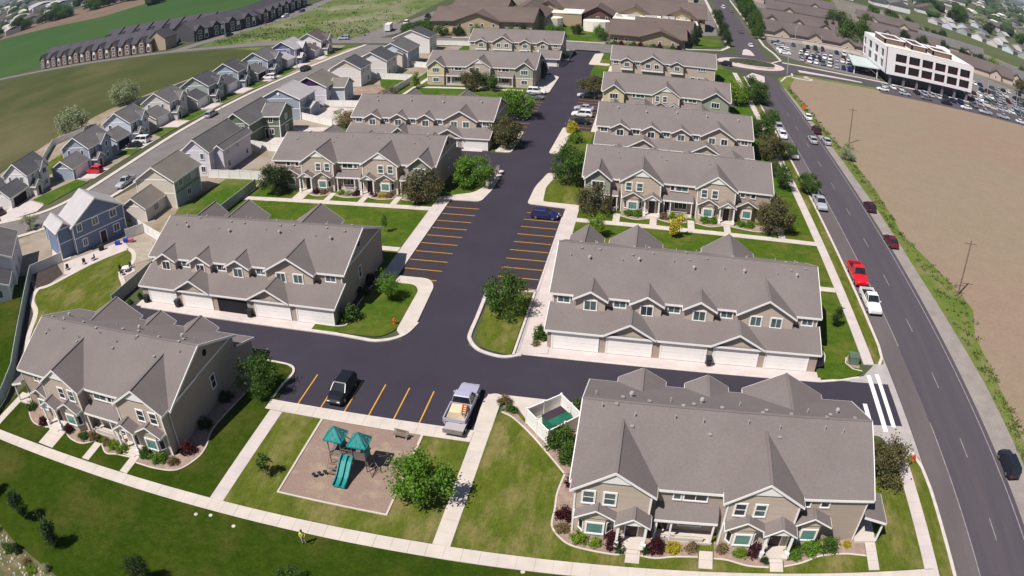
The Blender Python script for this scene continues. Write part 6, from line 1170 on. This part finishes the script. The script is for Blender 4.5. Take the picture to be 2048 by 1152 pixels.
for i in range(16):
    t = i/15; tree("dark tree in the belt behind the ploughed field, %s from the west" % ORD[i], "dense", ("dark","green")[i % 2], -700+190*t+random.uniform(-6,6), 512+120*t+random.uniform(-16,16), random.uniform(9,14), random.uniform(10,15), 1, 94+i % 3, group="tree belt behind the ploughed field")
GSN = "shrubs by the senior home"
for i in range(10): tree("small green tree in front of the senior home, %s from the west" % ORD[i], "broad", ("green","dark","bright")[i % 3], (-80,-74,-66,-53,-49,-40,-36,-31,-22,-19)[i], (270.8,270.4,270.6,270.0,272,282,276,284,282,274)[i], 2.4, 4.2, 0.4, 97+i % 2, group=GSN)
for i in range(12): shrub("pale shrub in the bed before the senior home's east wing, %s from the west" % ORD[i], ("pale","green","red")[i % 3], -17.5+2.3*i, 267.8+random.uniform(-.3,.3), 1.2, 1.2, 1+i % 3, group=GSN)
for i, (x, y) in enumerate(((-92,268),(-94,275),(-91,281),(-89,288),(-86,272))): tree("green tree beside the slip road, %s from the cross road" % ORD[i], "dense", "green", x, y, 2.8, 4.4, 0.5, 96, group="trees by the slip road")
# shrubs by the corner row
for i, (t, c, x, y, r, h) in enumerate((("lime round shrub at the west corner of the corner row's front bed","lime",-2.6,43.0,.75,.95),("yellow-green low shrub beside the lime one under the west bay window","lime",-1.25,42.75,.55,.6),("dark red shrub left of the first porch of the corner row","red",0.25,42.9,.85,1.2),("small dark shrub at the foot of the first red shrub","dark",0.95,42.2,.45,.5),("small dark shrub right of the first porch path","dark",3.1,42.35,.4,.55),("dark red shrub right of the first porch of the corner row","red",3.95,42.8,.8,1.15),("yellow-green shrub before the long porch of the corner row","yellow",5.4,42.9,.7,.8),("tan grassy shrub before the long porch of the corner row","tan",7.0,43.2,.6,.6),
    ("tan grassy shrub beside the middle path of the corner row","tan",9.7,43.2,.65,.7),("lime shrub under the second bay window","lime",11.25,42.8,.6,.8),("dark red shrub beside the second porch","red",12.75,42.85,.75,1.15),("small dark shrub at the foot of the second path","dark",13.5,42.1,.45,.5),("round green shrub right of the second porch","bright",16.2,43.0,.8,1.0),("green hedge shrub under the end bay window, west half","bright",18.0,43.7,1.0,.9),("green hedge shrub under the end bay window, east half","green",19.8,44.0,1.0,.9),("yellow tuft at the east end of the bay hedge","yellow",21.6,44.3,.45,.5),
    ("dark red shrub at the corner of the corner row's side wall","red",-4.3,45.4,.75,1.2),("tan shrub in the gravel below the corner red shrub","tan",-4.2,44.0,.7,.6),("dark red shrub farther along the side wall of the corner row","red",-4.2,49.8,.6,1.1),("big round green shrub against the dumpster enclosure","green",-6.0,55.0,1.5,2.0),("second green shrub between the enclosure and the side wall","green",-4.9,53.2,1.2,1.8),("green shrub behind the enclosure at the alley corner","green",-4.9,60.2,1.2,1.7),
    ("brown grassy shrub at the path tip by the enclosure apron","tan",-12.6,60.6,.7,.9),("olive shrub beside the brown one by the enclosure apron","green",-11.7,59.5,.6,.7),("pale boulder-like shrub between the two at the path tip","pale",-12.3,59.9,.35,.3))): shrub(t, c, x, y, r, h, 1+i % 3)
for i, (t, c, x, y, r, h) in enumerate((("olive shrub by the west path of the shaded-wall row","green",-67.4,44.2,.8,.9),("dark red shrub left of the double path of the shaded-wall row","red",-63.4,42.5,.7,.9),("dark red shrub right of the double path of the shaded-wall row","red",-58.6,42.7,.7,.8),("olive shrub before the bay window of the shaded-wall row","green",-56.0,42.5,.7,.8),("rusty shrub before the blue porch of the shaded-wall row","tan",-54.7,42.9,.7,.8),("rusty shrub by the porch path of the shaded-wall row","tan",-52.3,42.7,.6,.7),("lime hedge shrub before the long porch, west half","lime",-51.2,42.6,.8,.8),("lime hedge shrub before the long porch, east half","lime",-49.6,42.3,.8,.8),("green shrub beside the last porch of the shaded-wall row","green",-46.3,42.7,.8,1.0),("bright green shrub under the end bay of the shaded-wall row","bright",-44.6,42.7,.95,1.0),("rusty shrub at the corner of the shaded-wall row","tan",-42.7,42.7,.6,.7),("round dark red shrub at the foot of the shaded wall","red2",-41.9,44.8,.85,1.2),("dark shrub in the shade midway along the shaded wall","dark",-42.2,49.2,.8,1.0),("dark shrub in the shade near the alley end of the shaded wall","dark",-42.2,54.2,.8,1.0),
    ("green bush at the garage corner of the open-garage row","green",-34.5,73.2,1.5,1.6),("dark bush halfway along the open-garage row's side wall","dark",-35.2,79.5,.9,1.1),("dark red bush farther along the open-garage row's side wall","red",-35.3,82.6,.9,1.1),("round green bush at the corner of the street-side garage row","green",-11.0,73.4,.9,1.6),("small rusty shrub below the round bush at the garage corner","tan",-11.3,72.2,.5,.5),("round shrub west of the bins on the alley bed, nearest","green",-68.6,69.9,.5,.6),("round dark shrub on the alley bed beside the first bin","dark",-67.7,71.6,.5,.7),("round shrub on the alley bed by the garage corner","dark",-67.0,73.0,.5,.7),("green shrub at the street corner of the street-side garage row","bright",22.7,75.4,.6,.9),("bright yellow round shrub at the end of the far east stalls","yellow",-17.2,154.8,1.5,2.1),("green shrub mass below the yellow shrub","bright",-15.6,148.2,1.7,2.0))): shrub(t, c, x, y, r, h, 1+i % 3)
for i, (x, c) in enumerate(((-3.0,"bright"),(-1.6,"bright"),(4.2,"lime"),(5.4,"lime"),(9.4,"bright"),(10.9,"bright"),(15.6,"bright"),(17.0,"bright"),(2.7,"tan"))): shrub("clipped shrub before the street-side court row, %s from the west in its bed line" % ORD[i], c, x, 112.2 if c != "tan" else 111.9, .8, .95, 1+i % 3)
for i, (x, c) in enumerate(((-56.9,"red"),(-55.4,"tan"),(-51.9,"lime"),(-50.6,"pale"),(-49.0,"red"),(-46.0,"red"),(-44.4,"yellow"),(-43.0,"tan"),(-39.0,"green"))): shrub("low shrub before the west court row, %s from the west in its bed line" % ORD[i], c, x, 112.0, .75, .9 if c == "red" else .7, 1+i % 3)
# wild plants and stones at the rough lower-left corner
pad("rough_bank", smooth([(-66,27.2),(-62.5,26.8),(-58,26.2),(-54.5,25.2),(-50,24.4),(-44,23.2),(-40,21)]) + [(-40,10),(-75,10),(-75,28)], 0.122, mat("rough_soil",(0.13,0.105,0.05),rgb2=(0.085,0.10,0.03),scale=0.6,rgb3=(0.22,0.175,0.10),sc3=0.5,rough=0.95,fine=0.3,fscale=6,bump=0.6))
for i in range(14):
    x = -63+1.45*i+random.uniform(-.5,.5); y = 26.3-0.25*i+random.uniform(-1.6,.2); shrub("wild weed clump on the rough bank at the lower-left corner, %s from the west" % ORD[i], ("pale","green","dark","tan","lime")[i % 5], x, y, random.uniform(.35,.8), random.uniform(.4,.9), 1+i % 3, group="weeds on the rough bank")
mb = MB()
for i in range(160):
    x = -64+22*random.random(); y = 26.8-0.26*(x+64)*0.75-3.2*random.random(); s = random.uniform(.06,.22); mb.blob((x,y,0.13),(s,s*random.uniform(.7,1.2),s*.6),0,6,4)
o = mb.build("stones", mat("bank_stone",(0.42,0.38,0.33),var=0.25,scale=2,rough=0.9)); o["kind"] = "stuff"; o["label"] = "pale stones scattered on the rough bank"
# weeds along the field edge
rs = np.random.RandomState(4); P = []
for i in range(450):
    y = rs.uniform(20,225); base = np.interp(y, [20,71,84,92,97,117,139,165,205,225],[48.2,48.0,47.7,48.3,48.0,45.4,45.2,44.2,41.8,40.8]); wv = np.interp(y,[20,80,92,100,117,225],[1.6,1.8,4.6,3.6,1.4,1.2])
    cx, cy = base+rs.uniform(-.4,1)*wv, y
    for k in range(9): P.append((cx+rs.normal()*.25, cy+rs.normal()*.3, abs(rs.normal()*.16)+.02))
o = put("verge_weeds", leaves_mesh("verge_weeds", np.array(P), .17, leafmat("weed_leaf",(0.075,0.125,0.02),(0.16,0.20,0.045),.5), 3)); o["kind"] = "stuff"; o["label"] = "rough green weeds along the bare field's edge"
P = []
for i in range(380):
    x, y = rs.uniform(-185,-112), rs.uniform(270,400)
    if rs.rand() < .6: y = 270+abs(rs.normal())*28
    for k in range(7): P.append((x+rs.normal()*1.0, y+rs.normal()*1.0, abs(rs.normal()*.5)))
o = put("scrub_bushes", leaves_mesh("scrub_bushes", np.array(P), .4, leafmat("scrub_leaf",(0.045,0.085,0.018),(0.12,0.17,0.04),.1), 8)); o["kind"] = "stuff"; o["label"] = "low scrub scattered over the vacant land"
ty = thing("orange_sign", "orange work sign on the far shoulder of the street", "sign", (41.3,197.0,0.02)); MB().box(-0.6,0.6,-0.03,0.03,0.5,1.7).build("sign_board", mat("sign_orange",(0.62,0.12,0.03),rough=0.6), ty); MB().box(-0.05,0.05,0.03,0.09,0,1.6).build("post", M_vent, ty)

# the town on the horizon: a mass of roofs and trees too far off to tell apart
def far_town(name, label, a0, a1, d0, d1, n, seed):
    rr = random.Random(seed); mb = MB()
    for i in range(n):
        a = R(rr.uniform(a0,a1)); d = d0*(d1/d0)**rr.random(); x, y = d*math.sin(a), d*math.cos(a); w = rr.uniform(9,22)*(1+d/4000); l = rr.uniform(9,30)*(1+d/3000); h = rr.uniform(3.5,7)
        if rr.random() < 0.45:
            c, s_ = math.cos(rr.uniform(0,3)), 0.5; mb.box(x,x+w,y,y+l*.6,0,h,rr.choice((0,0,1,2))); mb.exty([(x-1,h),(x+w+1,h),(x+w/2,h+w*.22)], y-1, y+l*.6+1, rr.choice((3,4,1)))
        else:
            r = rr.uniform(4,9)*(1+d/3500); mb.blob((x,y,r*.6),(r,r*rr.uniform(.8,1.6),r*rr.uniform(.6,.9)),rr.choice((5,6)),7,5)
    o = mb.build(name, [C_white, C_cream2, C_grey, M_roofm, M_roofp, mat("far_tree_dark",(0.035,0.055,0.025),var=0.4,scale=0.3,rough=1), mat("far_tree_green",(0.055,0.085,0.030),var=0.4,scale=0.3,rough=1)]); o["kind"] = "stuff"; o["label"] = label
far_town("far_town", "hazy mass of far roofs and trees on the west horizon", -64, -40, 930, 4200, 520, 5); far_town("far_town", "hazy mass of far roofs and trees on the east horizon", 22, 44, 800, 4200, 480, 6); far_town("far_town", "far roofs and trees beyond the scrub land", -40, -16, 640, 2500, 260, 7); far_town("far_town", "far roofs and trees up the north street", -12, 22, 640, 3000, 300, 9)

# ------------------------------------------------------------------ the person on the lawn
def person(label, x, y, rz, z=0.115):
    root = thing("person", label, "person", (x,y,z), rz)
    J = dict(pel=(0,0,.94,.13), sp=(0,.02,1.12,.13), ch=(0,.03,1.34,.145), nk=(0,.05,1.48,.055), hd0=(0,.07,1.57,.085), hd=(0,.08,1.68,.095),
             hl=(-.10,0,.88,.095), kl=(-.12,.06,.50,.065), al=(-.12,-.02,.09,.045), tl=(-.13,.15,.04,.04), hr=(.10,0,.88,.095), kr=(.13,.0,.50,.065), ar=(.14,-.08,.09,.045), tr=(.15,.10,.04,.04),
             sl=(-.19,.03,1.40,.06), el=(-.25,.10,1.13,.045), wl=(-.14,.33,1.08,.034), pl=(-.10,.40,1.09,.036), sr=(.19,.03,1.40,.06), er=(.25,.10,1.13,.045), wr=(.14,.33,1.08,.034), pr=(.10,.40,1.09,.036))
    for sd in ("l","r"):
        s = -1 if sd == "l" else 1
        for i in range(4): J["f%d%s" % (i,sd)] = (s*(.13-.022*i),.45,1.085,.010); J["g%d%s" % (i,sd)] = (s*(.12-.02*i),.475,1.06-.004*i,.008)
        J["th"+sd] = (s*.055,.41,1.115,.010)
    E = [("pel","sp"),("sp","ch"),("ch","nk"),("nk","hd0"),("hd0","hd")]
    for s in "lr":
        E += [("pel","h"+s),("h"+s,"k"+s),("k"+s,"a"+s),("a"+s,"t"+s),("ch","s"+s),("s"+s,"e"+s),("e"+s,"w"+s),("w"+s,"p"+s),("p"+s,"th"+s)]
        for i in range(4): E += [("p"+s,"f%d%s" % (i,s)),("f%d%s" % (i,s),"g%d%s" % (i,s))]
    ks = list(J); me = bpy.data.meshes.new("body"); me.from_pydata([J[k][:3] for k in ks], [(ks.index(a), ks.index(b)) for a, b in E], [])
    o = put("body", me, root); sk = o.modifiers.new("skin", 'SKIN'); 
    for k, v in zip(ks, me.skin_vertices[0].data): v.radius = (J[k][3], J[k][3])
    me.skin_vertices[0].data[0].use_root = True
    sb = o.modifiers.new("sub", 'SUBSURF'); sb.levels = 1; sb.render_levels = 1
    dg = bpy.context.evaluated_depsgraph_get(); ev = bpy.data.meshes.new_from_object(o.evaluated_get(dg)); o.modifiers.clear(); o.data = ev
    for m in (M_skin, M_hivis, M_jean, M_bin): ev.materials.append(m)
    for p in ev.polygons:
        c = p.center; p.use_smooth = True
        p.material_index = 3 if c.z < .10 else 2 if c.z < .93 else 1 if (c.z < 1.47 and not (c.y > .16 and c.z < 1.2)) else 0
    MB().blob((0,.06,1.70),(.115,.125,.12),0,10,7).build("hair", M_hair, root, True)
    for s in (-1,1): MB().blob((s*.035,.168,1.68),.012).build("eye", M_dark, root)
    MB().blob((0,.178,1.655),(.014,.02,.022)).build("nose", M_skin, root); MB().blob((0,.165,1.62),(.03,.008,.008)).build("mouth", M_tail, root)
    return root
person("person in a neon yellow top and pale trousers standing on the lawn by the walk", -25.25, 37.2, R(-150))
rc = thing("remote_controller", "small dark remote controller in the hands of the person on the lawn", "controller", (-25.25,37.2,0.115), R(-150)); MB().box(-0.09,0.09,0.40,0.50,1.10,1.14).build("case", M_bin, rc)
for s in (-.05,.05): MB().tube((s,0.44,1.14),(s,0.44,1.165),.008,.008,6).build("stick", M_bin, rc)

# ------------------------------------------------------------------ air
HAZE = True
if HAZE:
    hz = MB().box(-11500,11500,-11500,11500,-3,90).build("haze", None); hz["kind"] = "stuff"
    m = bpy.data.materials.new("haze_air"); m.use_nodes = True; n, l = m.node_tree.nodes, m.node_tree.links; n.clear()
    out = n.new("ShaderNodeOutputMaterial"); v = n.new("ShaderNodeVolumePrincipled"); v.inputs["Color"].default_value = (0.58,0.70,0.90,1); v.inputs["Density"].default_value = 0.00007; v.inputs["Anisotropy"].default_value = 0.0
    l.new(v.outputs[0], out.inputs["Volume"]); hz.data.materials.clear(); hz.data.materials.append(m)
